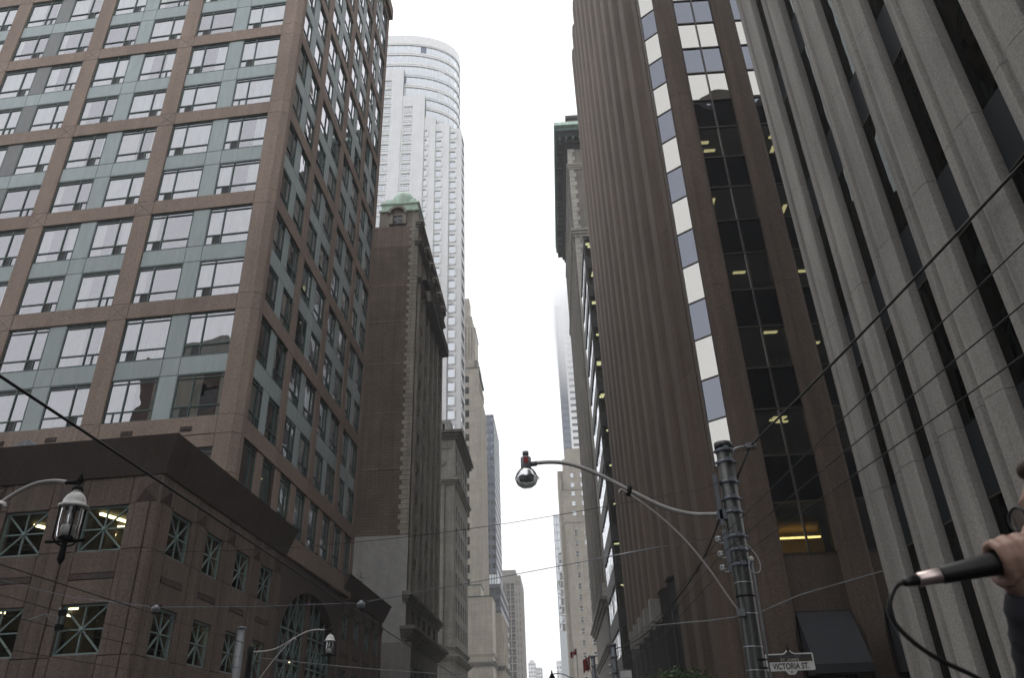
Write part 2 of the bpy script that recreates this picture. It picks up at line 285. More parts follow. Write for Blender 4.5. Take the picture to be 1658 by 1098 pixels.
# ================================================================== apartment tower (left)
_cache = {}
def cached(key, fn):
    if key not in _cache: _cache[key] = fn()
    return _cache[key]
def win_meshes(w, h, flip):
    def mk():
        f = MB(); t = .052; ms = .36 * w if not flip else .64 * w; tz = .25 * h; top = h - .2
        f.box(0, t, .08, .16, 0, h); f.box(w - t, w, .08, .16, 0, h); f.box(t, w - t, .08, .16, 0, t); f.box(t, w - t, .08, .16, h - t, h)
        f.box(ms - t / 2, ms + t / 2, .07, .16, t, h - t); f.box(t, w - t, .075, .16, tz - .026, tz + .026); f.box(t, w - t, .075, .16, top - .022, top + .022)
        sx = ms * .5 if not flip else ms + (w - ms) * .5
        f.box(sx - .024, sx + .024, .08, .16, t, tz)
        p = MB(); p.add([(t, .12, t), (w - t, .12, t), (w - t, .12, h - t), (t, .12, h - t)], [(0, 1, 2, 3)])
        v = MB(); a, b = (sx + .02, ms - t / 2) if not flip else (ms + t / 2, sx - .02); v.box(a, b, .1, .118, t, tz - .018)
        lo = MB(); lo.box(t, w - t, .1, .118, top + .016, h - t)
        for k in range(5): lo.box(ms + .04 + k * .08 if not flip else ms - .08 - k * .08, ms + .09 + k * .08 if not flip else ms - .03 - k * .08, .095, .1, top + .04, h - t - .03)
        return f.mesh('window', M['frame']), p.mesh('pane', M['wglass']), v.mesh('vent', M['vent']), lo.mesh('louvre', M['vent'])
    return cached(('w', round(w, 3), round(h, 3), flip), mk)
def curtain_mesh(w, h, kind):
    def mk():
        c = MB(); rnd = random.Random(hash((round(w, 2), kind)) & 999)
        spans = {0: [(.03, w - .03)], 1: [(.03, w * .3), (w * .72, w - .03)], 2: [(.03, w - .03)], 3: [(.03, w * .52), (w * .9, w - .03)], 4: [(.03, w - .03)], 6: [(.03, w * .2)]}[kind]
        for a, b in spans:
            if kind == 2:
                c.box(a, b, .15, .155, .06, h - .06); continue
            step = .055 if kind != 4 else .05; n = max(3, int((b - a) / step)); x = [a + (b - a) * i / n for i in range(n + 1)]
            y = [.15 + (.045 if i % 2 else 0) + rnd.uniform(-.015, .015) for i in range(n + 1)]
            vs = [(x[i], y[i], .05) for i in range(n + 1)] + [(x[i], y[i], h - .05 + (rnd.uniform(-.03, .03) if kind == 3 else 0)) for i in range(n + 1)]
            c.add(vs, [(i, i + 1, n + 2 + i, n + 1 + i) for i in range(n)], kind not in (4,))
        return c.mesh('curtain', M[{0: 'curtain', 1: 'curtain', 2: 'curtain', 3: 'sheer', 4: 'blind', 6: 'sheer'}[kind]])
    return cached(('c', round(w, 3), round(h, 3), kind), mk)
rw = random.Random(11)
def put_window(fac, u, z, w, h, flip, kinds, vent=.7, louvre=.5):
    fm, pm, vm, lm = win_meshes(w, h, flip)
    o = fac.inst('window', fm, u, z); ob('pane', pm, o)
    k = rw.choice(kinds)
    if k != 5: ob('curtain', curtain_mesh(w, h, k), o)
    if rw.random() < vent: ob('vent', vm, o)
    if rw.random() < louvre: ob('louvre', lm, o)
def xblock(w, h):
    def mk():
        b = MB(); c = (w / 2, h / 2); g = .014
        for q in ([(0, 0), (w, 0)], [(w, 0), (w, h)], [(w, h), (0, h)], [(0, h), (0, 0)]):
            tri = [q[0], q[1], c]; m = (sum(p[0] for p in tri) / 3, sum(p[1] for p in tri) / 3)
            tri = [(m[0] + (p[0] - m[0]) * .955, m[1] + (p[1] - m[1]) * .955) for p in tri]; b.xz(tri, .0, .3)
        return b.mesh('crossing_block', M['granite'])
    return cached(('x', w, h), mk)
def gpanel(w, h, y0=0.0, y1=.35, mat='granite', name='granite_panel', b=.015):
    return cached(('g', round(w, 3), round(h, 3), y0, mat, name), lambda: MB().bbox(.008, w - .008, y0, y1, .008, h - .008, b).mesh(name, M[mat]))
A = thing('apartment_tower', (-20, 37, 0), 'tall apartment tower with brown granite grid and grey green panels, left foreground', 'building')
PX, PY = -12.35, 28.0
FF = Fac(A, PX, PY, R(-4.1)); FS = Fac(A, PX, PY, R(89.4))
ZB = [13.52 + 5.88 * k for k in range(9)]; BH = .82
front_bays = [(-6.15, -1.0, False), (-11.8, -7.05, True), (-17.45, -12.7, True), (-23.1, -18.35, True)]
side_bays = [(.66, 4.2), (4.9, 8.95), (9.65, 13.7), (14.4, 17.95)]
# core, floors and joint backing
core = MB()
ring = [FF.pt(-23.4, .45), (FF.pt(-.5, .45)[0], FF.pt(-.5, .45)[1]), FS.pt(18.2, .45), FF.pt(-23.4, 17.2)]
for i in range(18): core.prism(ring, 13.2 + 2.94 * i - .12, 13.2 + 2.94 * i + .12)
core.build('floor_slabs', M['interior'], A)
core = MB(); core.prism([FF.pt(-23.4, 2.4), FF.pt(-2.6, 2.4), FS.pt(18.2, 2.6), FF.pt(-23.4, 17.2)], 9.5, 60.2); core.build('inner_wall', M['interior'], A)
core = MB()
for z in ZB: core.box(-23.6, -.3, .05, .3, z - .40, z + .40)
for u in (-6.6, -12.25, -17.9, -23.55): core.box(u - .43, u + .43, .05, .42, 10.0, 60.0)
FF.part('grid_backing', core, M['granite_dark'])
core = MB()
for z in ZB: core.box(.3, 18.6, .05, .3, z - .40, z + .40)
for u in (4.55, 9.3, 14.05, 18.28): core.box(u - .33, u + .33, .05, .42, 9.7, 60.0)
FS.part('grid_backing', core, M['granite_dark'])
# piers and crossings
segs = [(ZB[i] + BH / 2, ZB[i + 1] - BH / 2) for i in range(8)]
for u in (-6.6, -12.25, -17.9, -23.55):
    for z in ZB: FF.inst('crossing_block', xblock(.9, BH), u - .45, z - BH / 2)
    for z0, z1 in segs + [(9.8, ZB[0] - BH / 2)]: FF.inst('pier_panel', gpanel(.9, z1 - z0, name='pier_panel'), u - .45, z0)
for u, w in ((4.55, .7), (9.3, .7), (14.05, .7), (18.28, .66)):
    for z in ZB: FS.inst('crossing_block', gpanel(w, BH, name='crossing_block'), u - w / 2, z - BH / 2)
    for z0, z1 in segs: FS.inst('pier_panel', gpanel(w, z1 - z0, name='pier_panel'), u - w / 2, z0)
def corner_piece(z0, z1):
    pts = [FF.pt(-.99, 0), FF.pt(-.3, 0), FS.pt(.26, 0), FS.pt(.65, 0), FS.pt(.65, .5), FF.pt(-.99, .6)]
    MB().prism(pts, z0 + .01, z1 - .01).build('corner_panel', M['granite'], A)
for z in ZB: corner_piece(z - BH / 2, z + BH / 2)
for z0, z1 in segs + [(11.45, ZB[0] - BH / 2), (9.9, 11.45)]: corner_piece(z0, z1)
# beams, windows, panels
for bi, (a, b, fl) in enumerate(front_bays):
    w = b - a; ww = (w - .82) / 2
    for z in ZB: FF.inst('beam_panel', gpanel(w, BH, name='beam_panel'), a, z - BH / 2)
    for k, (z0, z1) in enumerate(segs):
        kinds = [0, 0, 0, 1, 3, 2, 5, 6] if k > 0 else [4, 4, 3, 3, 5, 0]
        for zz, hh in ((z0, 2.02), (z0 + 2.89, 2.17)):
            put_window(FF, a, zz, ww, hh, fl, kinds, louvre=.9 if bi else .1); put_window(FF, b - ww, zz, ww, hh, fl, kinds, louvre=.9 if bi else .1)
            FF.inst('infill_panel', gpanel(.82, hh, .07, .3, 'teal' if bi != 2 else 'greypanel', 'infill_panel_' + ('a' if bi != 2 else 'b')), a + ww, zz)
        for uu, pw in ((a, ww), (a + ww, .82), (b - ww, ww)): FF.inst('spandrel_panel', gpanel(pw, .87, .07, .3, 'teal', 'spandrel_panel'), uu, z0 + 2.02)
    # bottom storey behind the podium roof
    for j in (0, 1):
        ua = a + j * w / 2; FF.inst('wall_panel', gpanel(w / 2, .55, name='wall_panel'), ua, 12.55)
        FF.inst('wall_panel', gpanel(.5, 1.9, name='wall_panel'), ua, 10.63); FF.inst('wall_panel', gpanel(w / 2, .8, name='wall_panel'), ua, 9.8)
        put_window(FF, ua + .5, 10.63, w / 2 - .5, 1.9, fl, [4, 4, 5], 0, 0)
        v = MB(); v.box(0, .5, -.03, .05, 0, .2)
        for q in range(3): v.box(.03 + q * .16, .15 + q * .16, -.045, -.03, .03, .17)
        FF.inst('wall_vent', cached('wv', lambda: v.mesh('wall_vent', M['granite_dark'])), ua + w * .2, 13.3)
for bi, (a, b) in enumerate(side_bays):
    w = b - a; ww = (w - .72) / 2
    for z in ZB: FS.inst('beam_panel', gpanel(w, BH, name='beam_panel'), a, z - BH / 2)
    for k, (z0, z1) in enumerate(segs):
        for zz, hh in ((z0, 2.02), (z0 + 2.89, 2.17)):
            for uu in (a, b - ww): put_window(FS, uu, zz, ww, hh, True, [0, 1, 3, 4, 5, 5], .6, .2)
            FS.inst('infill_panel', gpanel(.72, hh, .07, .3, 'teal', 'infill_panel'), a + ww, zz)
        for uu, pw in ((a, ww), (a + ww, .72), (b - ww, ww)): FS.inst('spandrel_panel', gpanel(pw, .87, .07, .3, 'teal', 'spandrel_panel'), uu, z0 + 2.02)
# bottom storey on the street side: windows between granite piers
ub = [.66] + [.66 + 2.165 * i + .45 for i in range(1, 8)] + [18.6]
nb = 8; pit = (18.6 - .66) / nb
for i in range(nb):
    ua = .66 + i * pit; FS.inst('wall_panel', gpanel(pit - 1.55, 2.3, name='wall_panel'), ua + 1.55, 10.75)
    put_window(FS, ua, 10.75, 1.55, 2.3, True, [4, 5, 5, 3], .3, 0)
    FS.inst('wall_panel', gpanel(pit, 1.0, name='wall_panel'), ua, 9.7)
# parapet and far wall
p = MB(); p.box(-23.6, .25, -.25, .5, 60.97, 62.3); FF.part('parapet', p, M['granite'])
p = MB(); p.box(.55, 18.85, -.25, .5, 60.975, 62.29); FS.part('parapet', p, M['granite'])
fw = MB(); x1, y1 = FS.pt(18.61); x2, y2 = FF.pt(-23.6, 17.5); fw.box(x2, x1 - .02, y1 - .3, y1, 9.6, 61.0); fw.build('rear_wall', M['granite'], A)

# ================================================================== podium with the crossed windows
P = thing('parking_podium', (-18, 30, 0), 'low brown granite parking podium with crossed square windows and flared cornice', 'building')
QX, QY = -12.35, 22.9
PF = Fac(P, QX, QY, R(-4.5)); PS = Fac(P, QX, QY, RIGHT)
def xwin(w, h):
    def mk():
        f = MB(); t = .055; c = (w / 2, h / 2)
        f.box(0, t, .10, .2, 0, h); f.box(w - t, w, .10, .2, 0, h); f.box(t, w - t, .10, .2, 0, t); f.box(t, w - t, .10, .2, h - t, h)
        f.box(c[0] - .022, c[0] + .022, .11, .16, t, h - t); f.box(t, w - t, .112, .158, c[1] - .022, c[1] + .022)
        for a, b in (((t, t), (w - t, h - t)), ((t, h - t), (w - t, t))):
            d = Vector((b[0] - a[0], b[1] - a[1])).normalized(); n = Vector((-d.y, d.x)) * .024
            f.xz([(a[0] + n.x, a[1] + n.y), (b[0] + n.x, b[1] + n.y), (b[0] - n.x, b[1] - n.y), (a[0] - n.x, a[1] - n.y)], .105, .155)
        f.lathe([(0, -.02), (.075, -.02), (.075, .03), (0, .03)], (c[0], .115, c[1]), 12, axis=(0, -1, 0))
        pn = MB(); pn.add([(t, .17, t), (w - t, .17, t), (w - t, .17, h - t), (t, .17, h - t)], [(0, 1, 2, 3)])
        return f.mesh('window', M['xframe']), pn.mesh('pane', M['gglass'])
    return cached(('xw', w, h), mk)
def pyramid(w, h, d):
    def mk():
        b = MB(); b.add([(0, 0, 0), (w, 0, 0), (w, 0, h), (0, 0, h), (w / 2, -d, h / 2), (0, .3, 0), (w, .3, 0), (w, .3, h), (0, .3, h)], [(0, 1, 4), (1, 2, 4), (2, 3, 4), (3, 0, 4), (0, 5, 6, 1), (1, 6, 7, 2), (2, 7, 8, 3), (3, 8, 5, 0)])
        return b.mesh('pyramid_block', M['granite_plum'])
    return cached(('py', w, h), mk)
ZR = [(7.3, 8.72), (4.3, 5.72), (1.1, 2.7)]
def pod_column(fac, u, w, shallow=False):
    fm, pm = xwin(w, 1.42)
    for z0, z1 in ZR[:2]:
        fac.inst('window', fm, u, z0)
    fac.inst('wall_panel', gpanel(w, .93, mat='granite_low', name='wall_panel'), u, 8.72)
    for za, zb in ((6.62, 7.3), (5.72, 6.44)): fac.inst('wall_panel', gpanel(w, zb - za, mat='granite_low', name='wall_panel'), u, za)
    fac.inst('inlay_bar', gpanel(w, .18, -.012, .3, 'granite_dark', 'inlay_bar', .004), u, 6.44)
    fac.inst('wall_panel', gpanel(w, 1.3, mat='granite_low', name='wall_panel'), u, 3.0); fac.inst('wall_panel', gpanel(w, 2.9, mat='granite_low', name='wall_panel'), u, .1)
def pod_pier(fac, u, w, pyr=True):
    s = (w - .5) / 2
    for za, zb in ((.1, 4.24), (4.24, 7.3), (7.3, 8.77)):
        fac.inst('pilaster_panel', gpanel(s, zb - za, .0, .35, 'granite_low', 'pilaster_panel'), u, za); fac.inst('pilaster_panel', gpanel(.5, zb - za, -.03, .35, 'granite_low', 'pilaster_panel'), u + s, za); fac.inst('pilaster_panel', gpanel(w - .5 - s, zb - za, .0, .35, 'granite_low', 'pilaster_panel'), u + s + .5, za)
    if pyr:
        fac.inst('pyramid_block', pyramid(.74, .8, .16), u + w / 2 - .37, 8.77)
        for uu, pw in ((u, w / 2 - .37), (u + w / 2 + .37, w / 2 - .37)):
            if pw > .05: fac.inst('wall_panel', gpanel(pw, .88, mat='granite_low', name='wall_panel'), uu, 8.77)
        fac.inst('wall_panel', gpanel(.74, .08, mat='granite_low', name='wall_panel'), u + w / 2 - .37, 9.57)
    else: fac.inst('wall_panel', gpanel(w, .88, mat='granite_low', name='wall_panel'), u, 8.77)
for i in range(5): pod_column(PF, -2.5 - 2.75 * i, 1.5)
for i in range(5): pod_pier(PF, -3.75 - 2.75 * i, 1.25)
pod_pier(PF, -1.0, .95, False); PF.inst('pyramid_block', pyramid(.74, .8, .16), -.80, 8.77, -.005)
pod_pier(PS, .05, .98, False); PS.inst('pyramid_block', pyramid(.74, .8, .16), .08, 8.77, -.005)
for u in (1.05, 3.8, 6.6, 9.35): pod_column(PS, u, 1.5)
for u, w in ((2.55, 1.25), (5.3, 1.3), (8.1, 1.25), (10.85, 1.15)): pod_pier(PS, u, w)
for u in (22.95, 25.75, 28.55, 31.35): pod_column(PS, u, 1.5)
for u, w in ((22.15, .8), (24.45, 1.3), (27.25, 1.3), (30.05, 1.3), (32.85, .85)): pod_pier(PS, u, w)
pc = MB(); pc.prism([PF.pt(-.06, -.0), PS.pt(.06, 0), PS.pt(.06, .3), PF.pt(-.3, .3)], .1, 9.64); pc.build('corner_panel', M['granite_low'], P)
# arched bay
au0, au1, ac, aw = 12.0, 22.15, 17.1, 4.75
def az(u):
    q = (u - ac) / aw; return 5.9 + 2.85 * math.sqrt(max(0, 1 - q * q)) if abs(q) < 1 else 0.1
a = MB(); us = [au0] + [ac - aw + 2 * aw * (1 - math.cos(math.pi * i / 32)) / 2 for i in range(33)] + [au1]
for i in range(len(us) - 1):
    za, zb = (az(us[i]) if 0 < i < 34 else .1), (az(us[i + 1]) if i + 1 < 34 else .1)
    if i == 0 or i == 33: za = zb = .1
    if i == 1: za = 5.9
    if i == 32: zb = 5.9
    vs = [(us[i], 0, za), (us[i + 1], 0, zb), (us[i + 1], 0, 9.62), (us[i], 0, 9.62), (us[i], .5, za), (us[i + 1], .5, zb)]
    a.add(vs, [(0, 1, 2, 3), (0, 4, 5, 1)])
for u, sgn in ((ac - aw, 1), (ac + aw, -1)): a.add([(u, 0, .1), (u, .5, .1), (u, .5, 5.9), (u, 0, 5.9)], [(0, 1, 2, 3)])
PS.part('arch_wall', a, M['granite_plum'])
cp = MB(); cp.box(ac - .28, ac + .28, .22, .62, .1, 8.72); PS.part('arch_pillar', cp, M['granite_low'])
lat = MB(); pn = MB()
def bar(mb, p, q, r, y0, y1):
    d = Vector((q[0] - p[0], q[1] - p[1])); L_ = d.length
    if L_ < .05: return
    d /= L_; n = Vector((-d.y, d.x)) * r; mb.xz([(p[0] + n.x, p[1] + n.y), (q[0] + n.x, q[1] + n.y), (q[0] - n.x, q[1] - n.y), (p[0] - n.x, p[1] - n.y)], y0, y1)
for s in (-1, 1):
    cols = [ac + s * (.3 + 1.08 * i) for i in range(5)]
    for c in cols: bar(lat, (c, .4), (c, max(.5, az(c))), .05, .34, .44)
    for z in (1.0, 2.45, 3.9, 5.35, 6.8):
        e = ac + s * (aw * math.sqrt(max(0, 1 - max(0, (z - 5.9) / 2.85) ** 2)) - .02); bar(lat, (ac + s * .3, z), (e, z), .04, .345, .435)
    for i in range(4):
        for z in (1.0, 2.45, 3.9, 5.35, 6.8):
            c0, c1 = cols[i], cols[i + 1]
            if z + 1.45 > min(az(c0), az(c1)) + .1:
                if z < az(c1) - .3: bar(lat, (c0, z), (c1, min(z + 1.45, az(c1))), .028, .36, .42)
                continue
            bar(lat, (c0, z), (c1, z + 1.45), .028, .36, .42); bar(lat, (c0, z + 1.45), (c1, z), .028, .362, .418)
for i in range(1, 33):
    pn.add([(us[i], .46, .2), (us[i + 1], .46, .2), (us[i + 1], .46, max(.3, az(us[i + 1]) + .02)), (us[i], .46, max(.3, az(us[i]) + .02))], [(0, 1, 2, 3)])
lo = PS.part('arch_window', lat, M['xframe']); ob('pane', pn.mesh('pane', M['gglass']), lo)
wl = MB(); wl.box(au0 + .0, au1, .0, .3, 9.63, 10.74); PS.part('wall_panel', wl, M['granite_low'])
# flared cornices
def cornice(path, z0, z1, outs, caps=(True, True)):
    """path: list of (point, outward offset direction); the face leans outwards going up"""
    m = MB(); rows = []
    for pt, n in path:
        pt = Vector(pt); n = Vector(n)
        rows.append([(*(pt + n * o), z) for o, z in outs])
    k = len(outs)
    for i in range(len(rows) - 1):
        m.add(rows[i] + rows[i + 1], [(j, k + j, k + (j + 1) % k, (j + 1) % k) for j in range(k)])
    m.add(rows[0], [tuple(range(k))]); m.add(rows[-1], [tuple(range(k))[::-1]]); return m
nF = Vector((math.sin(R(-4.5)), -math.cos(R(-4.5)))); nS = Vector((1, 0))
mit = (nF + nS) / (1 + nF.dot(nS))
prof = [(.0, 9.66), (.06, 9.66), (.52, 10.82), (-.5, 10.82), (-.5, 9.66)]
cornice([(PF.pt(-15.3), nF), ((QX, QY), mit), ((QX, 35.0), nS)], 0, 0, prof).build('cornice', M['granite_dark'], P)
cornice([((QX, 45.05), nS), ((QX, 56.6), nS + Vector((0, 1))), ((-20, 56.6), (0, 1))], 0, 0, prof).build('cornice', M['granite_dark'], P)
# roof, rear and garage inside
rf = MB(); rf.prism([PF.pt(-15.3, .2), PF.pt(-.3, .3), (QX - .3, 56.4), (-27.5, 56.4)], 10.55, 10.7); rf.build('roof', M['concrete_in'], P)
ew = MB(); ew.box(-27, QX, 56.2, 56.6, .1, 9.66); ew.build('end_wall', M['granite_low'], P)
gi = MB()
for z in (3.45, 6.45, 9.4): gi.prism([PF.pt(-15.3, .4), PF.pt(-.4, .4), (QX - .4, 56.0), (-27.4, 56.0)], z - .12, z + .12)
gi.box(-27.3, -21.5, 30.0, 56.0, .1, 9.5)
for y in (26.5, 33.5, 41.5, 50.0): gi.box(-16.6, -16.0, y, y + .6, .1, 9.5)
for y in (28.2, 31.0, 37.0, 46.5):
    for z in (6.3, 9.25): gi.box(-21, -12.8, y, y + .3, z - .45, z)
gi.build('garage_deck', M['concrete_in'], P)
lampk = [(-14.6, 25.0, 0), (-15.6, 24.9, 0), (-18.3, 25.6, 0), (-13.6, 27.0, 90), (-17.0, 26.4, 0), (-20.2, 25.4, 0), (-14.2, 30.0, 90), (-14.2, 36.5, 90), (-15.5, 46.8, 90), (-16.4, 25.2, 60), (-17.6, 27.4, 60), (-19.4, 26.2, 60), (-13.8, 26.0, 75), (-13.4, 28.6, 80), (-13.6, 33.2, 85)]
for z in (6.22, 9.18):
    for x, y, r in lampk:
        if z > 9 and x in (-15.6, -20.2): continue
        o = MB().box(-.6, .6, -.05, .05, -.04, .04).build('garage_tube', M['tube'], P, (x + (z - 6.2) * .3, y + (z - 6.2) * .25, z), R(r + 12))
# metal vent housing on the podium roof
vh = MB(); vh.xz([(-.75, 0), (.75, 0), (.75, .55), (.1, .95), (-.75, .55)], 0, 1.4)
tag(vh.build('vent_housing', M['steel'], None, (-18.35, 24.2, 10.7), R(-4.5)), 'grey sheet metal vent housing with pointed top on the podium roof', 'vent')
# little self-sown shrub on the podium edge
sh = MB(); rs = random.Random(3)
for i in range(160):
    c = Vector((rs.gauss(0, .22), rs.gauss(0, .2), abs(rs.gauss(.3, .28)))); a_, b_ = Vector((rs.uniform(-1, 1), rs.uniform(-1, 1), rs.uniform(-1, 1))).normalized() * .07, Vector((rs.uniform(-1, 1), rs.uniform(-1, 1), rs.uniform(-1, 1))).normalized() * .05
    sh.add([c - a_, c + b_, c + a_, c - b_], [(0, 1, 2, 3)])
shr = thing('shrub', (-12.6, 50.2, 10.7), 'small self sown green shrub on the edge of the podium roof', 'shrub')
sh.build('foliage', M['leaf'], shr, (-12.6, 50.2, 10.85)); MB().tube([(-12.6, 50.2, 10.65), (-12.58, 50.22, 11.0), (-12.5, 50.2, 11.25)], [.02, .014, .008], 5).build('stem', M['bark'], shr)

# ================================================================== generic pieces for the other buildings
def flat(x0, x1, z0, z1, y): return MB().add([(x0, y, z0), (x1, y, z0), (x1, y, z1), (x0, y, z1)], [(0, 1, 2, 3)])
def sash(w, h, fm, gm, y=.18, t=.07, bars=(), vbars=(), name='window', lit=None):
    """window frame (with its reveal depth y), pane and, if wanted, a blind"""
    def mk():
        f = MB(); f.box(0, t, y - .06, y + .04, 0, h); f.box(w - t, w, y - .06, y + .04, 0, h); f.box(t, w - t, y - .06, y + .04, 0, t); f.box(t, w - t, y - .06, y + .04, h - t, h)
        for b in bars: f.box(t, w - t, y - .05, y + .035, b * h - t * .4, b * h + t * .4)
        for b in vbars: f.box(b * w - t * .4, b * w + t * .4, y - .045, y + .03, t, h - t)
        return f.mesh(name, M[fm]), flat(t * .5, w - t * .5, t * .5, h - t * .5, y + .01).mesh('pane', M[gm])
    return cached(('s', w, h, fm, gm, y, tuple(bars), tuple(vbars), name), mk)
def blind_mesh(w, h, y, mat, frac): return cached(('b', w, h, y, mat, frac), lambda: flat(.03, w - .03, h * (1 - frac), h - .03, y).mesh('blind', M[mat]))
def windows(fac, spots, w, h, fm, gm, y=.18, bars=(), vbars=(), t=.07, blind=None, lit=0.0, seed=1, sill=None):
    f, p = sash(w, h, fm, gm, y, t, bars, vbars); r = random.Random(seed)
    for u, z in spots:
        o = fac.inst('window', f, u, z); ob('pane', p, o)
        if blind and r.random() < blind[1]: ob('blind', blind_mesh(w, h, y + .12, blind[0], r.choice((1.0, .55, .8, 1.0))), o)
        if lit and r.random() < lit:
            ob('lit_ceiling', cached(('lc', w, y), lambda: MB().box(.1, w - .1, y + .5, y + 1.4, -.03, 0).mesh('lit_ceiling', M['warm'])), o, (0, 0, h * .8))
        if sill: ob('sill', cached(('sl', w, sill), lambda: MB().box(-.1, w + .1, -.1, .1, -.14, 0).mesh('sill', M[sill])), o)
def holes(spots, w, h): return [(u, u + w, z, z + h) for u, z in spots]
def solid(name, parent, mat, x0, x1, y0, y1, z0, z1): return MB().box(x0, x1, y0, y1, z0, z1).build(name, M[mat], parent)
def belt(fac, u0, u1, z0, z1, out, mat, name='belt_course', steps=3):
    m = MB()
    for i in range(steps): m.box(u0 - out * (i + 1) / steps, u1 + out * (i + 1) / steps, -out * (i + 1) / steps, .3 - .01 * i, z0 + (z1 - z0) * i / steps, z0 + (z1 - z0) * (i + 1) / steps)
    return fac.part(name, m, M[mat])

# ================================================================== brick hotel with the copper dome
B = thing('brick_hotel', (-16, 71, 0), 'old hotel with blind dark brick side wall, stone quoins and green copper dome', 'building')
bx, by = -11.9, 63.0
BF = Fac(B, bx, by, FRONT); BS = Fac(B, bx, by, RIGHT)
BF.part('brick_wall', flat(-12, -.72, 17.5, 47.1, 0), M['brick']); BF.part('brick_wall', flat(-12, -.72, 47.1, 49.6, 0), M['brick_pale'])
for z in (42.3, 38.2, 33.6, 28.6, 23.3): BF.part('brick_band', MB().box(-12, -.75, -.03, .05, z, z + .13), M['brick_pale'])
BF.part('painted_wall', flat(-12, 0, 9.1, 17.5, -.03), M['painted']); BF.part('painted_wall', flat(-12, .5, .1, 9.1, -.04), M['painted_low'])
qi = 0; z = 17.55
while z < 49.5:
    w = .95 if qi % 2 else .72; BF.inst('quoin', cached(('q', w), lambda: MB().bbox(-w, 0, -.05, .3, 0, .415, .02).mesh('quoin', M['lime'])), 0, z); z += .43; qi += 1
colsB = [2.4, 5.3, 8.3, 11.4, 14.6]
spB = [(u, 13.4 + 2.87 * k) for k in range(12) for u in colsB]
BS.part('stone_wall', MB().wall(0, 17.6, 13.0, 49.7, holes(spB, 1.15, 1.95), .4), M['lime'])
windows(BS, spB, 1.15, 1.95, 'lband', 'dglass', .4, bars=(.5,), seed=5)
for u in (1.0, 4.0, 7.0, 10.1, 13.2, 16.4): BS.part('pilaster', MB().bbox(u - .42, u + .42, -.22, .05, 13.0, 42.8), M['lime'])
for k in range(11):
    for u in colsB: BS.inst('apron_panel', cached('apB', lambda: MB().bbox(.06, 1.09, -.06, .1, 0, .55).mesh('apron_panel', M['lime_dark'])), u, 15.62 + 2.87 * k)
belt(BS, 0, 17.6, 12.1, 12.9, .5, 'lime_dark', 'cornice'); belt(BS, 0, 17.6, 9.2, 10.2, 1.0, 'lime_dark', 'cornice', 4)
belt(BS, .3, 17.3, 42.8, 43.4, .35, 'lime_dark', 'cornice'); belt(BS, 0, 17.6, 47.0, 47.5, .4, 'lime_dark', 'cornice')
sp2 = [(u, 10.35) for u in colsB]
BS.part('stone_wall', MB().wall(0, 17.6, 10.2, 12.1, holes(sp2, 1.3, 1.55), .5), M['lime_dark']); windows(BS, sp2, 1.3, 1.55, 'lband', 'dglass', .5, seed=6)
sp3 = [(1.2 + 3.1 * i, .4) for i in range(5)]
BS.part('stone_wall', MB().wall(0, 17.6, .1, 9.2, holes(sp3, 2.2, 7.2), .7), M['lime_dark']); windows(BS, sp3, 2.2, 7.2, 'lband', 'dglass', .7, bars=(.3, .65), vbars=(.5,), seed=8)
# iron balcony and hooded top windows on the street side
bal = MB(); bal.box(3.6, 16.2, -1.0, 0, 42.35, 42.5)
for i in range(64): bal.box(3.62 + i * .2, 3.67 + i * .2, -1.0, -.95, 42.5, 43.3)
bal.box(3.6, 16.2, -1.02, -.94, 43.3, 43.38); BS.part('balcony', bal, M['black'])
bal = MB(); bal.box(1.2, 3.1, -.9, 0, 43.45, 43.6)
for i in range(10): bal.box(1.22 + i * .2, 1.27 + i * .2, -.9, -.85, 43.6, 44.5)
BS.part('balcony', bal, M['black'])
for u in colsB:
    h = MB(); h.xz([(u - .5, 48.0), (u + 1.65, 48.0), (u + .57, 48.9)], -.7, .1); h.box(u - .4, u + .02, -.5, .1, 47.5, 48.0); h.box(u + 1.13, u + 1.55, -.5, .1, 47.5, 48.0); BS.part('window_hood', h, M['lime_dark'])
belt(BS, 0, 17.6, 49.4, 49.9, .5, 'lime', 'cornice')
# attic, dormer and dome
solid('attic', B, 'lime', -16.15, -12.0, 63.35, 67.4, 49.6, 51.75)
BF.part('attic_coping', MB().box(-4.3, -.05, .1, 4.6, 51.75, 51.98), M['copper'])
d = MB(); d.box(-3.15, -2.75, -.02, .5, 50.0, 51.25); d.box(-1.75, -1.35, -.02, .5, 50.0, 51.25)
arc = [(-3.25 + .0, 51.25)] + [(-2.25 - 1.0 * math.cos(math.pi * i / 14), 51.25 + .95 * math.sin(math.pi * i / 14)) for i in range(15)]
arci = [(-2.25 - .74 * math.cos(math.pi * i / 14), 51.25 + .68 * math.sin(math.pi * i / 14)) for i in range(15)]
for i in range(14): d.xz([arc[i + 1], arc[i + 2], arci[i + 1], arci[i]], -.28, .5) if False else d.xz([arc[i + 1], arc[i + 2], arci[i + 1], arci[i]], -.28, .5)
d.box(-2.75, -1.75, .02, .5, 51.1, 51.3); dm = BF.part('dormer', d, M['lime'])
BF.part('dormer_tympanum', MB().xz([(x, z) for x, z in arci], .08, .3), M['lime_dark'])
windows(BF, [(-2.72, 50.05)], .94, 1.05, 'lime_dark', 'dglass', .12, vbars=(.5,), t=.06)
dome = MB()
def dring(x0, x1, y0, y1, z): return [(x0, y0, z), (x1, y0, z), (x1, y1, z), (x0, y1, z)]
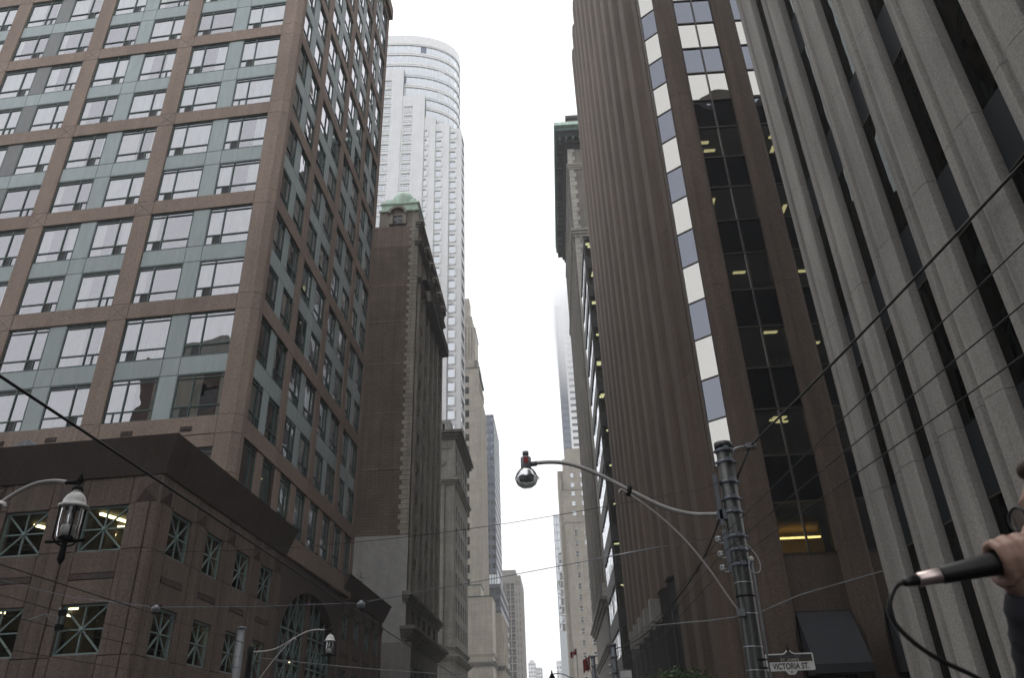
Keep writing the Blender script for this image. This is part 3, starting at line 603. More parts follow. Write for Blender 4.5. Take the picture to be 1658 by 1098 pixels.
lv = [(-4.1, -.2, .55, 51.98), (-4.15, -.25, .5, 52.9), (-4.25, -.1, .35, 52.9), (-4.25, -.1, .35, 53.1), (-3.95, -.35, .65, 53.25), (-3.75, -.6, .9, 53.95), (-3.1, -.85, 1.2, 54.0), (-2.95, -1.0, 1.3, 54.4), (-2.6, -1.4, 1.6, 54.72), (-2.2, -1.75, 1.9, 54.85)]
rows = [dring(a, b, c, 4.6 - c + .3, z) for a, b, c, z in lv]
vs = [p for r_ in rows for p in r_]
dome.add(vs, [(i * 4 + k, i * 4 + (k + 1) % 4, (i + 1) * 4 + (k + 1) % 4, (i + 1) * 4 + k) for i in range(len(lv) - 1) for k in range(4)] + [tuple(range(len(vs) - 4, len(vs)))])
dome.lathe([(1.3, 53.2), (1.28, 54.0), (1.12, 54.55), (.85, 54.95), (.5, 55.2), (0, 55.3)], (-2.05, 1.75, 0), 24)
BF.part('dome', dome, M['copper'])
dm2 = MB(); dm2.lathe([(1.6, 49.9), (1.6, 51.0), (1.4, 52.0), (.9, 52.9), (.4, 53.3), (0, 53.4)], (13.2, 1.9, 0), 16); dm2.box(11.3, 15.2, .2, 3.6, 49.9, 50.9); BS.part('dome', dm2, M['copper'])
solid('rear_wall', B, 'lime_dark', -26, -12.9, 63.9, 80.4, .1, 49.4); solid('end_wall', B, 'lime_dark', -12.89, -11.95, 80.2, 80.59, .1, 49.4)

# ================================================================== white tower with curved glass crown
Cw = thing('white_tower', (-30, 140, 0), 'very tall white precast tower with curved glass crown rising into the mist', 'building')
segC = [(-46, -29.45, 130.0, 148.6), (-29.45, -24.15, 130.25, 139.7), (-24.15, -21.55, 130.7, 132.7), (-21.55, -18.4, 131.3, 131.1), (-18.4, -15.75, 132.0, 129.8)]
colC = [[(-44.5, 2.1), (-39.2, 2.1), (-34.3, 2.1)], [(-29.1, 2.1)], [(-24.2 + .1, .85)], [(-21.5, 1.5)], [(-18.35, 1.5)]]
zC0 = 129.9
for i, (a, b, y, zt) in enumerate(segC):
    F_ = Fac(Cw, a, y, FRONT); sp = []; wd = colC[i][0][1]
    for cx_, w in colC[i]:
        k = 0
        while True:
            z = 142.9 + .15 - 2.93 * k if i < 2 else 126.75 - 2.93 * k
            k += 1
            if z > zt - 3: continue
            if z < 30: break
            sp.append((cx_ - a, z))
    F_.part('precast_wall', MB().wall(0, b - a, .1, zt, holes(sp, wd, 1.9), .25), M['precast'])
    if i < 2: windows(F_, sp, wd, 1.9, 'white', 'cglass', .2, vbars=(.24, .76), bars=(.35, .7), t=.09, blind=('curtain', .5), seed=20 + i)
    else: windows(F_, sp, wd, 1.9, 'white', 'cglass', .2, t=.07, blind=('curtain', .85), seed=20 + i)
    lg = cached(('lgC', wd), lambda: MB().box(-.12, wd + .12, -.12, .12, -.16, 0).mesh('ledge', M['white'])); lg2 = cached('fn', lambda: MB().box(-.14, .06, -.28, .1, -.1, 2.0).mesh('bay_fin', M['white']))
    for u, z in sp:
        F_.inst('ledge', lg, u, z)
        if i >= 2: F_.inst('bay_fin', lg2, u + wd, z)
    MB().box(a, b - (.4 if i == 4 else 0), y + .3, 136.9, .1, zt - .05).build('core', M['interior'], Cw)
    if i: MB().box(a - .02, a + .02, segC[i - 1][2] + .0, y, .1, segC[i - 1][3]).build('return_wall', M['precast'], Cw)
CS = Fac(Cw, -15.75, 132.0, R(87))
spS = [(1.0, 126.7 - 2.93 * k) for k in range(33)]
CS.part('side_wall', MB().wall(0, 5.2, .1, 129.8, holes(spS, 3.6, 2.0), .3), M['precast']); windows(CS, spS, 3.6, 2.0, 'white', 'cglass', .25, vbars=(.33, .66), seed=30)
pl = [(-46, 130.6), (-34, 130.7), (-27, 131.3), (-22, 132.9), (-18.9, 135.0), (-17.2, 137.4), (-17.0, 140.5), (-18.2, 146), (-20, 158)]
def resample(pl, step):
    pts = [Vector(p) for p in pl]
    for _ in range(3):
        q = [pts[0]]
        for i in range(len(pts) - 1): q += [pts[i] * .75 + pts[i + 1] * .25, pts[i] * .25 + pts[i + 1] * .75]
        pts = q + [pts[-1]]
    o = [pts[0]]; acc = 0
    for i in range(len(pts) - 1):
        a, b = pts[i], pts[i + 1]; L_ = (b - a).length; d = step - acc
        while d <= L_: o.append(a + (b - a) * d / L_); d += step
        acc = L_ - (d - step)
    return o
dp = resample(pl, 1.55)
drum_levels = [(127.6, 3.35), (130.95, 3.35), (134.3, 3.35), (137.65, 3.35), (141.0, 3.45), (144.45, 3.6), (148.05, 3.75), (151.8, 3.75), (155.55, 3.6)]
pane_c = flat(.04, 1.51, 0, 1, 0).mesh('pane', M['cglass']); mull_c = MB().box(-.05, .05, -.08, .08, 0, 1).mesh('mullion', M['white'])
rd = random.Random(5); dk = flat(.04, 1.51, 0, 1, .02).mesh('pane', M['bglass']); wh = flat(.04, 1.51, 0, 1, .01).mesh('pane', M['pale'])
def outset(dp, o):
    r = []
    for i, p in enumerate(dp):
        t = (dp[min(i + 1, len(dp) - 1)] - dp[max(i - 1, 0)]).normalized(); r.append(p + Vector((t.y, -t.x)) * o)
    return r
for li, (z, hh) in enumerate(drum_levels):
    gh = hh - 1.05
    m = MB(); o1, o0 = outset(dp, .18), outset(dp, -.6)
    for (za, zb) in ((z + gh, z + gh + .45), (z + gh + .6, z + hh)) if li < 8 else ((z + gh, z + gh + .3), (z + gh + .45, 161.6)):
        n_ = len(dp); vs = [(*p, za) for p in o1] + [(*p, zb) for p in o1] + [(*p, za) for p in o0] + [(*p, zb) for p in o0]
        m.add(vs, [(i, i + 1, n_ + i + 1, n_ + i) for i in range(n_ - 1)] + [(2 * n_ + i, 2 * n_ + i + 1, i + 1, i) for i in range(n_ - 1)] + [(n_ + i, n_ + i + 1, 3 * n_ + i + 1, 3 * n_ + i) for i in range(n_ - 1)])
    m.build('floor_band', M['pale' if li in (3, 5) else 'white'], Cw)
    for i in range(len(dp) - 1):
        if dp[i].x < -37: continue
        t = dp[i + 1] - dp[i]; th = math.atan2(t.y, t.x); mm = pane_c
        if rd.random() < .015: mm = dk
        elif rd.random() < (.5 if li == 4 else .06): mm = wh
        o = ob('pane', mm, Cw, (dp[i].x, dp[i].y, z), th); o.scale = (1, 1, gh)
        o = ob('mullion', mull_c, Cw, (dp[i].x, dp[i].y, z), th); o.scale = (1, 1, gh)
dc = MB(); dcp = outset(dp, -1.6); dc.prism([(-46, 160)] + [tuple(p) for p in dcp], 120, 161.0); dc.build('crown_core', M['pale'], Cw)

# ================================================================== cream classical block
Dk = thing('cream_bank_block', (-16, 102, 0), 'cream stone classical office block with dark cornice beside the brick hotel', 'building')
DF = Fac(Dk, -12.2, 96.0, FRONT); DS = Fac(Dk, -12.2, 96.0, RIGHT)
DF.part('stone_wall', flat(-10, 0, .1, 39.2, 0), M['cream'])
for a, b in ((-1.75, -1.35), (-.45, -.05)): DF.part('pilaster', MB().bbox(a, b, -.14, .05, 12.6, 32.2), M['cream'])
DF.part('pilaster', MB().bbox(-.35, 0, -.12, .05, 33.2, 38.4), M['cream'])
for z in (35.4, 30.9): DF.part('carved_panel', MB().bbox(-2.2, -1.2, -.1, .05, z, z + .35).box(-1.95, -1.45, -.16, .05, z - .5, z - .02), M['cream'])
DF.part('carved_frieze', MB().bbox(-2.3, -.5, -.12, .05, 37.2, 37.9), M['lime'])
cu = [1.3, 4.0, 6.6, 9.2, 11.8]
spD = [(u, 13.6 + 2.87 * k) for k in range(8) for u in cu if k < 7 or True if 13.6 + 2.87 * k < 30.5] + [(u, 33.6) for u in cu] + [(u, 35.9) for u in cu]
spD = [(u, z) for u, z in spD if z < 30.5 or z > 33]
DS.part('stone_wall', MB().wall(0, 14.8, .1, 39.2, holes(spD, 1.2, 1.8) + [(u, u + 1.5, 1.0, 8.5) for u in cu], .45), M['cream'])
windows(DS, spD, 1.2, 1.8, 'lband', 'dglass', .45, bars=(.5,), seed=41); windows(DS, [(u, 1.0) for u in cu], 1.5, 7.5, 'lband', 'dglass', .45, bars=(.5, .75), seed=42)
for fac, L0, L1 in ((DF, -10, 0), (DS, 0, 14.8)):
    pass
def wrap_belt(x, y, back, left, z0, z1, out, mat, parent, name='cornice', steps=3):
    m = MB()
    for i in range(steps):
        o = out * (i + 1) / steps; m.prism([(left, y - o), (x + o, y - o), (x + o, back), (left, back)], z0 + (z1 - z0) * i / steps, z0 + (z1 - z0) * (i + 1) / steps - .005)
    return m.build(name, M[mat], parent)
wrap_belt(-12.2, 96, 110.8, -22, 38.5, 39.6, 1.0, 'lime_dark', Dk); wrap_belt(-12.2, 96, 110.8, -22, 32.2, 33.0, .6, 'cream', Dk)
wrap_belt(-12.2, 96, 110.8, -22, 12.0, 12.5, .3, 'cream', Dk); wrap_belt(-12.2, 96, 110.8, -22, 10.8, 11.4, .7, 'cream', Dk)
solid('rear_wall', Dk, 'cream', -22, -12.9, 96.6, 110.7, .1, 39.0); solid('end_wall', Dk, 'cream', -12.89, -12.21, 110.5, 110.79, .1, 39.1)
pw = Fac(Dk, -13.0, 97.2, FRONT); pw.part('penthouse_wall', MB().wall(-6, 0, 39.6, 41.9, holes([(-1.7, 40.2)], 1.0, 1.2), .15), M['painted']); windows(pw, [(-1.7, 40.2)], 1.0, 1.2, 'white', 'dglass', .15, vbars=(.5,))
solid('penthouse', Dk, 'painted', -19, -13.01, 97.4, 108, 39.6, 41.85)

# ================================================================== tall beige limestone tower
E_ = thing('limestone_tower', (-22, 205, 0), 'tall beige limestone tower with setbacks and lit windows behind the white tower', 'building')
EF = Fac(E_, -18.5, 200.0, FRONT); ES = Fac(E_, -18.5, 200.0, RIGHT)
spE = [(-4.15, 96.0 - 3.62 * k) for k in range(18)] + [(-7.6, 96.0 - 3.62 * k) for k in range(18)]
EF.part('stone_wall', MB().wall(-14, 0, 30, 100.6, holes(spE, 1.25, 2.1), .4), M['beige']); windows(EF, spE, 1.25, 2.1, 'lband', 'dglass', .4, bars=(.5,), lit=.4, blind=('blind', .3), seed=51)
spE2 = [(1.0 + 1.7 * i, 96 - 3.62 * k) for k in range(16) for i in range(10)]
ES.part('stone_wall', MB().wall(0, 18, 30, 92, holes(spE2, .5, 2.4), .35), M['beige'])
for i in range(11): ES.part('rib', MB().bbox(.1 + 1.7 * i - .25, .1 + 1.7 * i + .35, -.55, .05, 30, 92), M['beige'])
solid('core', E_, 'interior', -32, -19.2, 201.0, 218, 30, 100); solid('end_wall', E_, 'beige', -32, -18.6, 217.6, 218, 30, 92)
solid('setback', E_, 'beige', -32, -19.05, 202, 216, 92, 104.5); solid('setback', E_, 'beige', -32, -19.9, 203, 214, 104.5, 115.8); solid('setback', E_, 'beige', -32, -20.9, 204.5, 212, 115.8, 121); solid('setback', E_, 'beige', -32, -21.9, 206, 211, 121, 128.5)
for i in range(4): solid('crown_pier', E_, 'beige', -20.6 - .9 * i, -20.1 - .9 * i, 202.6, 203.1, 104.5, 117.0)
for i in range(5): solid('crown_pier', E_, 'beige', -19.4, -18.95, 203 + 2.6 * i, 203.6 + 2.6 * i, 92, 105.2)
solid('copper_coping', E_, 'copper_dark', -32.1, -18.35, 199.85, 216.5, 100.55, 100.85); solid('copper_coping', E_, 'copper_dark', -32, -19.7, 202.9, 214.2, 115.8, 116.05)
solid('roof_tank', E_, 'lime_dark', -19.9, -18.9, 201.0, 202.2, 100.85, 103.6)
solid('base_wall', E_, 'beige', -32, -15.0, 190, 200, .1, 34); solid('base_wall', E_, 'beige', -32, -17.9, 191.5, 199.8, 34, 37); solid('base_wall', E_, 'beige', -30, -13.4, 200.01, 222, .1, 31.6)
wrap_belt(-15.0, 190, 200, -30, 20.6, 21.3, .35, 'beige', E_); wrap_belt(-15.0, 190, 200, -30, 18.4, 19.4, .7, 'lime_dark', E_); wrap_belt(-13.4, 200.01, 222, -14.8, 18.2, 19.2, .8, 'lime_dark', E_)
wrap_belt(-15.0, 190, 200, -30, 33.9, 34.15, .15, 'copper_dark', E_); wrap_belt(-17.9, 191.5, 199.8, -30, 36.9, 37.15, .15, 'copper_dark', E_)
for i in range(4): solid('base_pier', E_, 'beige', -13.5, -13.05, 201 + 5 * i, 202.4 + 5 * i, .1, 31.0)
for i in range(3): solid('base_opening', E_, 'lband', -15.05, -14.96, 191.0 + 3 * i, 192.2 + 3 * i, 3, 15.5)

# ================================================================== dark blue tower, brown tower and far blocks down the street
def grid_tower(name, label, x0, x1, y0, y1, z1, du, dz, wm, gm, fw, fh, z0=.1, parent=None, nu=None, side=True, lit=0, zmin=20, back='interior'):
    T = parent or thing(name, ((x0 + x1) / 2, (y0 + y1) / 2, 0), label, 'building')
    fs = [Fac(T, x1, y0, FRONT)]; ln = [x1 - x0]
    if side: fs.append(Fac(T, x1, y0, RIGHT)); ln.append(y1 - y0)
    for k, (fc, L_) in enumerate(zip(fs, ln)):
        s = -1 if k == 0 else 1; n = nu or int(L_ / du); n = min(n, int(L_ / du)); sp = []
        z = z1 - 1.2 - fh
        while z > zmin:
            for i in range(n): sp.append(((s * (i + (1 if k == 0 else 0)) * du) + (du - fw) / 2, z))
            z -= dz
        fc.part('wall', MB().wall(*((-L_, 0) if k == 0 else (0, L_)), z0, z1, holes(sp, fw, fh), .3), M[wm]); windows(fc, sp, fw, fh, wm if wm.startswith('navy') else 'bronze', gm, .25, t=.06, lit=lit, blind=('blind', .25), seed=60 + k)
    MB().box(x0, x1 - .8, y0 + .8, y1, z0, z1 - .05).build('core', M[back], T); return T
F1 = grid_tower('dark_blue_tower', 'dark navy steel and glass tower with lit floors, middle distance', -29.7, -21.7, 300, 333, 127.5, 2.0, 3.6, 'navy2', 'bglass', 1.55, 1.9, lit=.07, zmin=56)
grid_tower('', '', -27.6, -19.6, 288, 335, 55, 2.2, 4.0, 'navy', 'bglass', 1.8, 2.6, parent=F1, zmin=18)
solid('lit_lobby_band', F1, 'pale', -26, -20.6, 289.0, 299.5, 55.0, 58.6)
for i in range(6): solid('mullion', F1, 'navy', -25.8 + .95 * i, -25.6 + .95 * i, 288.9, 289.1, 55.0, 58.6)
G1 = thing('brown_stone_tower', (-20, 390, 0), 'distant brown stone tower with a gridded dark glass strip beside the navy tower', 'building')
GF = Fac(G1, -16.0, 380, FRONT); GS = Fac(G1, -16.0, 380, RIGHT)
GF.part('stone_wall', flat(-3.1, 0, .1, 75.7, 0), M['brown_stone']); GF.part('stone_wall', flat(-9, -3.1, 72.4, 75.7, 0), M['brown_stone'])
spG = [(-3.0 + .0 - 2.1 * (j + 1), 72.4 - 3.3 * (k + 1)) for j in range(2) for k in range(16)]
windows(GF, spG, 2.05, 3.2, 'beige', 'bglass', .2, bars=(.4,), t=.16, seed=71)
for i in range(4): GF.part('slot_window', MB().box(-2.7 + .65 * i, -2.45 + .65 * i, -.02, .05, 71.0, 73.2), M['lband'])
sl = MB().box(0, .35, -.02, .05, 0, 1.8).mesh('slot_window', M['lband'])
for k in range(16):
    for u in (-2.4, -.9): GF.inst('slot_window', sl, u, 66 - 3.3 * k)
GS.part('stone_wall', MB().wall(0, 37, .1, 75.7, holes([(1 + 3 * i, 66 - 3.3 * k) for i in range(12) for k in range(14)], 1.0, 1.9), .3), M['brown_stone'])
solid('core', G1, 'interior', -25, -16.5, 380.5, 416, .1, 75.5); solid('penthouse', G1, 'brown_stone', -25, -18.3, 382, 410, 75.5, 78.8)
def far_block(label, x0, x1, y, z, dz):
    T = thing('far_block', ((x0 + x1) / 2, y + 8, 0), label, 'building'); fc = Fac(T, x0, y, FRONT); W = x1 - x0; n = max(2, int(W / 1.7)); du = W / n
    sp = [(i * du + du * .18, z - 2.6 - dz * k) for i in range(n) for k in range(int((z - 20) / dz))]
    fc.part('wall', MB().wall(0, W, .1, z, holes(sp, du * .64, dz * .5), .3), M['precast']); windows(fc, sp, du * .64, dz * .5, 'pale', 'cglass', .25, seed=80)
    MB().box(x0 + .1, x1 - .1, y + .7, y + 20, .1, z - .1).build('core', M['interior'], T); return T
hb = far_block('far pale apartment block with arched top at the end of the street', -25.5, -19.4, 700, 65.5, 3.0); solid('roof_house', hb, 'precast', -24.3, -20.6, 702, 712, 65.5, 67.5)
far_block('far pale apartment block, lower one at the end of the street', -19.2, -13.8, 704, 61.6, 3.0)
far_block('far hazy grey block beside the right hand buildings', -1.4, 4.5, 640, 60.5, 3.2)

# ================================================================== grey concrete pier block (right foreground)
Nb = thing('concrete_office_block', (14, 5, 0), 'grey concrete office block with close fluted vertical piers, right foreground', 'building')
NF = Fac(Nb, 7.2, 17.45, LEFT)          # local x runs towards the camera
NH = 46.0
prof = [(0, .26), (0, .03), (.04, 0), (.25, -.01), (.31, .06), (.37, .07), (.45, -.02), (.55, -.065), (.59, -.065), (.93, .0), (.97, .03), (1.0, .26)]
def pier_mesh(h):
    n = len(prof); vs = [(x, y, .005) for x, y in prof] + [(x, y, h - .005) for x, y in prof]; m = MB()
    m.add(vs, [(i, i + 1, n + i + 1, n + i) for i in range(n - 1)] + [tuple(range(n))[::-1], tuple(range(n, 2 * n))]); return m.mesh('pier_segment', M['pier'])
zs = [.1, 2.05, 6.24, 10.4, 14.66] + [14.66 + 4.22 * k for k in range(1, 8)]; zs[-1] = NH
pm = {}
gl_ = {}
for i in range(22):
    u = .02 + 1.722 * i
    for j in range(len(zs) - 1):
        h = zs[j + 1] - zs[j]; key = round(h, 2)
        if key not in pm:
            pm[key] = pier_mesh(h); gl_[key] = (flat(0, .73, 0, h - 1.28, 0).mesh('pane', M['nglass']), MB().box(0, .73, -.004, .08, 0, 1.27).mesh('spandrel_panel', M['nspan']), MB().box(0, .73, -.012, .06, -.03, .0).mesh('sill', M['bronze']))
        NF.inst('pier_segment', pm[key], u, zs[j], 0)
        if i < 13:
            p_, s_, b_ = gl_[key]
            NF.inst('pane', p_, u + .995, zs[j], .2); NF.inst('spandrel_panel', s_, u + .995, zs[j + 1] - 1.27, .2); NF.inst('sill', b_, u + .995, zs[j + 1] - 1.272, .2)
bk = MB()
for j in range(len(zs)): bk.box(7.55, 30, -20, 17.2, zs[j] - 1.0, zs[j] - .3)
bk.box(11, 30, -20, 16.8, .1, NH); bk.build('inner_floors', M['interior'], Nb)
bl = MB()
for i in range(6, 12):
    for k in range(9): bl.box(1.25 + 1.722 * i + .055 * k, 1.28 + 1.722 * i + .055 * k, .22, .24, 7.6, 9.0) if i != 8 else None
NF.part('vertical_blind', bl, M['blind'])
solid('end_wall', Nb, 'nspan', 7.5, 30, 17.2, 17.44, .1, NH); solid('roof', Nb, 'pier', 7.1, 30, -20.4, 17.46, NH, NH + .6)
solid('end_pier', Nb, 'pier', 7.21, 7.49, 17.2, 17.46, .1, NH)

# ================================================================== brown ribbed office tower
Mb = thing('brown_office_tower', (15, 50, 0), 'tall brown ribbed concrete office tower with mirror glass strips, right of street', 'building')
MH = 88.0; T0, TP, NT = 32.6, 4.07, 11
def tooth(h):
    # plan of one saw tooth: leans out towards the street going away from the camera
    pts = [(7.2, .0), (7.2, 1.1), (6.93, 1.55), (6.80, 1.85), (6.76, 2.0), (6.76, 3.45), (6.82, 3.6), (7.2, TP - .01), (8.2, TP - .01), (8.2, .0)]
    return MB().prism(pts, .01, h - .01).mesh('ribbed_panel', M['ribbed'])
rt = random.Random(2)
hts = [8.6, 8.2, 11.9]
for i in range(NT):
    y = T0 + TP * i; z = 10.15 if i >= 3 else .1
    while z < MH - .5:
        h = min(rt.choice(hts), MH - z)
        if MH - z - h < 2: h = MH - z
        k = round(h, 2); ob('ribbed_panel', cached(('tt', k), lambda: tooth(k)), Mb, (0, y, z)); z += h
solid('core', Mb, 'interior', 11.8, 30, 34.5, T0 + TP * NT, .1, MH - .2)
solid('rear_wall', Mb, 'ribbed', 8.3, 11.7, T0 + 2, T0 + TP * NT - .02, .1, MH - .1)
solid('core_slab', Mb, 'interior', 8.3, 30, T0 + TP * NT - .3, T0 + TP * NT, .1, MH - .1)
# front face: piers and glass
MF = Fac(Mb, 0, 31.0, FRONT)
def mpier(x0, x1, h):
    b = .22; return MB().prism([(x0, .5), (x0, -.05), (x0 + b, -.32), (x1 - b, -.32), (x1, -.05), (x1, .5)], 0.01, h - .01).mesh('pier_panel', M['ribbed'])
px = [(7.98, 9.1)] + [(11.25 + 3.27 * i, 12.42 + 3.27 * i) for i in range(4)]
for x0, x1 in px:
    z = .1
    for h in (12.1, 8.24, 12.36, 8.24, 12.36, 8.24, 12.36, 14.0):
        MF.inst('pier_panel', cached(('mp', round(x1 - x0, 2), h), lambda: mpier(0, x1 - x0, h)), x0, z); z += h
gbays = [(9.1, 11.25)] + [(12.42 + 3.27 * i, 14.52 + 3.27 * i) for i in range(3)]
vz = [7.92 + 4.11 * k for k in range(20)]
MF.part('ceiling_slabs', (lambda m: [m.box(9.0, 25, .4, 12, z + 2.2, z + 3.9) for z in vz] and m)(MB()), M['interior'])
lp = MB().box(0, .62, 0, .22, 0, .03).mesh('ceiling_light', M['lamp_panel']); lp2 = MB().box(0, .2, 0, 1.0, 0, .03).mesh('ceiling_light', M['lamp_panel'])
for gi_, (a, b) in enumerate(gbays):
    mid = (a + b) / 2
    for k, z in enumerate(vz):
        if z > MH - 4.2: break
        for c, dd in ((a, mid), (mid, b)):
            w = dd - c
            MF.inst('vision_pane', cached(('vp', round(w, 3)), lambda: flat(.02, w - .02, .03, 2.08, 0).mesh('vision_pane', M['vision'])), c, z, .1)
            MF.inst('spandrel_pane', cached(('sp', round(w, 3)), lambda: flat(.02, w - .02, .03, 1.97, 0).mesh('spandrel_pane', M['spandrel'])), c, z + 2.1, .1)
        if gi_ < 2 and z < 32 and k > 0:
            for _ in range(rt.choice((1, 2, 2, 3))): MF.inst('ceiling_light', rt.choice((lp, lp, lp2)), a + rt.uniform(.1, 1.4), z + 2.14, rt.uniform(.5, 2.4))
    m = MB(); m.box(mid - .035, mid + .035, .02, .14, 7.9, MH - 1)
    MF.part('mullion', m, M['bronze'])
    tr = MB().box(.0, b - a, .03, .14, -.035, .035).mesh('transom', M['bronze'])
    for z in vz:
        if z > MH - 4: break
        MF.inst('transom', tr, a, z); MF.inst('transom', tr, a, z + 2.1)
    MF.part('base_panel', MB().box(a, b, .05, .5, 5.75, 7.88), M['ribbed'])
    MF.part('shop_window', flat(a, b, .2, 5.7, .9), M['nglass'])
    if gi_ == 0:
        gc = MB(); gc.lathe([(.34, -1.05), (.34, 1.0)], ((a + b) / 2, 1.6, 9.45), 20, axis=(1, 0, 0)); gc.box(a - .3, b + .3, 2.2, 2.3, 7.9, 9.9); MF.part('gold_duct', gc, M['goldpaint'])
        MF.part('light_tube', MB().box(a + .1, b - .15, 1.05, 1.15, 8.75, 8.82), M['gold'])
# chamfered corner strip of panes
s0, s1 = Vector((7.23, 32.05)), Vector((8.0, 31.42)); sl_ = (s1 - s0).length; CF = Fac(Mb, s0.x, s0.y, math.atan2(s1.y - s0.y, s1.x - s0.x))
for z in vz[1:]:
    if z > MH - 4: break
    CF.inst('vision_pane', cached('cvp', lambda: flat(.02, sl_ - .01, .03, 2.08, 0).mesh('vision_pane', M['vision'])), 0, z - .06, .05); CF.inst('spandrel_pane', cached('csp', lambda: flat(.02, sl_ - .01, .03, 1.97, 0).mesh('spandrel_pane', M['spandrel'])), 0, z + 2.04, .05)
    for zz in (z - .06, z + 2.04): CF.inst('transom', cached('ctr', lambda: MB().box(0, sl_, .01, .1, -.03, .03).mesh('transom', M['bronze'])), 0, zz)
CF.part('base_panel', MB().box(0, sl_, .03, .5, .1, 11.95), M['ribbed'])
CF.part('edge_mullion', MB().box(-.03, .03, .0, .12, 11.9, MH - 2).box(sl_ - .03, sl_ + .03, .0, .12, 11.9, MH - 2), M['bronze'])
MB().prism([(7.46, 32.3), (7.25, 32.12), (7.25, 32.58), (7.46, 32.58)], .1, MH).build('ribbed_panel', M['ribbed'], Mb)
# black awnings between the piers and along the ribs
def awning(fac, u, w, z0, z1, out, name='awning', mat='awning'):
    m = MB(); m.yz([(0, z0), (-out, z0), (-out, z0 + .3), (0, z1)], 0, w); return fac.inst(name, m.mesh(name, M[mat]), u, 0)
for a, b in gbays[:3]: awning(MF, a + .05, b - a - .1, 3.5, 5.72, 1.1)
MSd = Fac(Mb, 7.3, 33.0, RIGHT)
for i, (ya, yb, zt) in enumerate(((0.4, 3.5, 5.0), (4.4, 7.6, 5.9), (8.3, 11.4, 5.2))): awning(MSd, ya, yb - ya, 2.2, zt, 1.0)
# dark stepped ground floor with lattice boxes
for i in range(3, NT):
    y = T0 + TP * i
    m = MB(); pts = [(7.35, .02), (6.7, TP - .1), (8.2, TP - .1), (8.2, .02)]
    m.prism([(7.5, .05), (7.1, 1.6), (6.92, TP - .12), (8.2, TP - .12), (8.2, .05)], .1, 10.1); ob('dark_shopfront', cached('dsf', lambda: m.mesh('dark_shopfront', M['black'])), Mb, (0, y, 0))
    ob('shopfront_mullion', cached('sfm', lambda: MB().box(6.93, 6.99, 3.0, 3.06, .1, 8.3).box(7.12, 7.17, 1.5, 1.56, .1, 8.3).mesh('shopfront_mullion', M['bronze'])), Mb, (0, y, 0))
    if i < 5 or i > 9: continue
    def lat_box():
        q = MB(); w_, h_, d_ = 1.05, 1.4, .9
        for k in range(8): q.box(k * .143, k * .143 + .04, -.02, .02, 0, h_); q.box(-.02, .02, k * .12, k * .12 + .04, .001, h_ - .001)
        for k in range(8): q.box(.001, w_, -.021, .021, k * .19, k * .19 + .045); q.box(-.021, .021, 0, d_, k * .19, k * .19 + .045)
        q.box(.03, w_, .04, d_, .0, h_); return q.mesh('lattice_box', M['lattice'])
    ob('lattice_box', cached('ltb', lat_box), Mb, (6.25, y - .35, 8.5))

# ================================================================== dark banded office block
Lb = thing('banded_office_block', (14, 89, 0), 'dark office block with black bands and ribbon windows behind the brown tower', 'building')
LF = Fac(Lb, 6.4, 82, FRONT); LS = Fac(Lb, 6.4, 96.5, LEFT)
zL = [9.3 + .1 + 4.36 * k for k in range(12)]
MB().box(6.4, 20, 82, 96.5, .1, 5.0).build('base', M['lband'], Lb)
for k in range(13):
    z0 = 5.0 if k == 0 else zL[k - 1] + 2.62; z1 = zL[k] if k < 12 else 60.6
    MB().box(6.4, 20, 82, 96.5, z0 + .002, z1).build('black_band', M['lband'], Lb)
for k, z in enumerate(zL):
    for j in range(3):
        p = LF.inst('pane', cached('lfp', lambda: flat(.22, 1.85, 0, 2.62, 0).mesh('pane', M['lglass'])), .05 + 1.9 * j, z, .15)
    LF.part('post', MB().box(0, .2, 0, .4, z, z + 2.62), M['lband'])
    for j in range(5): LS.inst('pane', cached('lsp', lambda: flat(.05, 2.8, 0, 2.62, 0).mesh('pane', M['lglass'])), 2.85 * j, z, .12)
    LF.part('ceiling', MB().box(.3, 8, .2, 3.5, z + 2.52, z + 2.615), M['lceil']); LF.part('room_back', MB().box(.3, 8, 3.0, 3.2, z, z + 2.52), M['lceil'])
    for _ in range(2 if k not in (0, 5) else 1): LF.inst('ceiling_light', cached('lfl', lambda: MB().box(0, .5, 0, .5, 0, .03).mesh('ceiling_light', M['lamp_panel'])), rt.uniform(.3, 1.0), z + 2.47, rt.uniform(.4, 1.6))
    LS.part('room_back', MB().box(.3, 14, 2.0, 2.2, z, z + 2.6), M['interior'])

# ================================================================== old block with the great copper cornice
Kb = thing('cornice_block', (12, 120, 0), 'old brick and stone block with deep dark green copper cornice, right of street', 'building')
KX, KY = 6.75, 104.0
KF = Fac(Kb, KX, KY, FRONT); KS = Fac(Kb, KX, KY + 36, LEFT)
KF.part('brick_wall', flat(.9, 14, 19.5, 96, .03), M['brick_pale'] if False else M['lime_dark'])
qi = 0; z = 20.0
while z < 95.5:
    w = 1.2 if qi % 2 else .85; KF.inst('quoin', cached(('kq', w), lambda: MB().bbox(0, w, -.04, .3, 0, .92, .03).mesh('quoin', M['cream'])), 0, z); z += .95; qi += 1
spK = [(1.6 + 3.4 * i, 21.0 + 3.75 * k) for i in range(10) for k in range(19)]
KS.part('stone_wall', MB().wall(0, 36, 18.5, 96, holes(spK, 1.7, 2.3), .5), M['lime_dark']); windows(KS, spK, 1.7, 2.3, 'lband', 'dglass', .45, bars=(.5,), seed=91)
for i in range(11): KS.part('pilaster', MB().bbox(.2 + 3.4 * i - .35, .2 + 3.4 * i + .45, -.3, .05, 18.5, 91), M['lime_dark'])
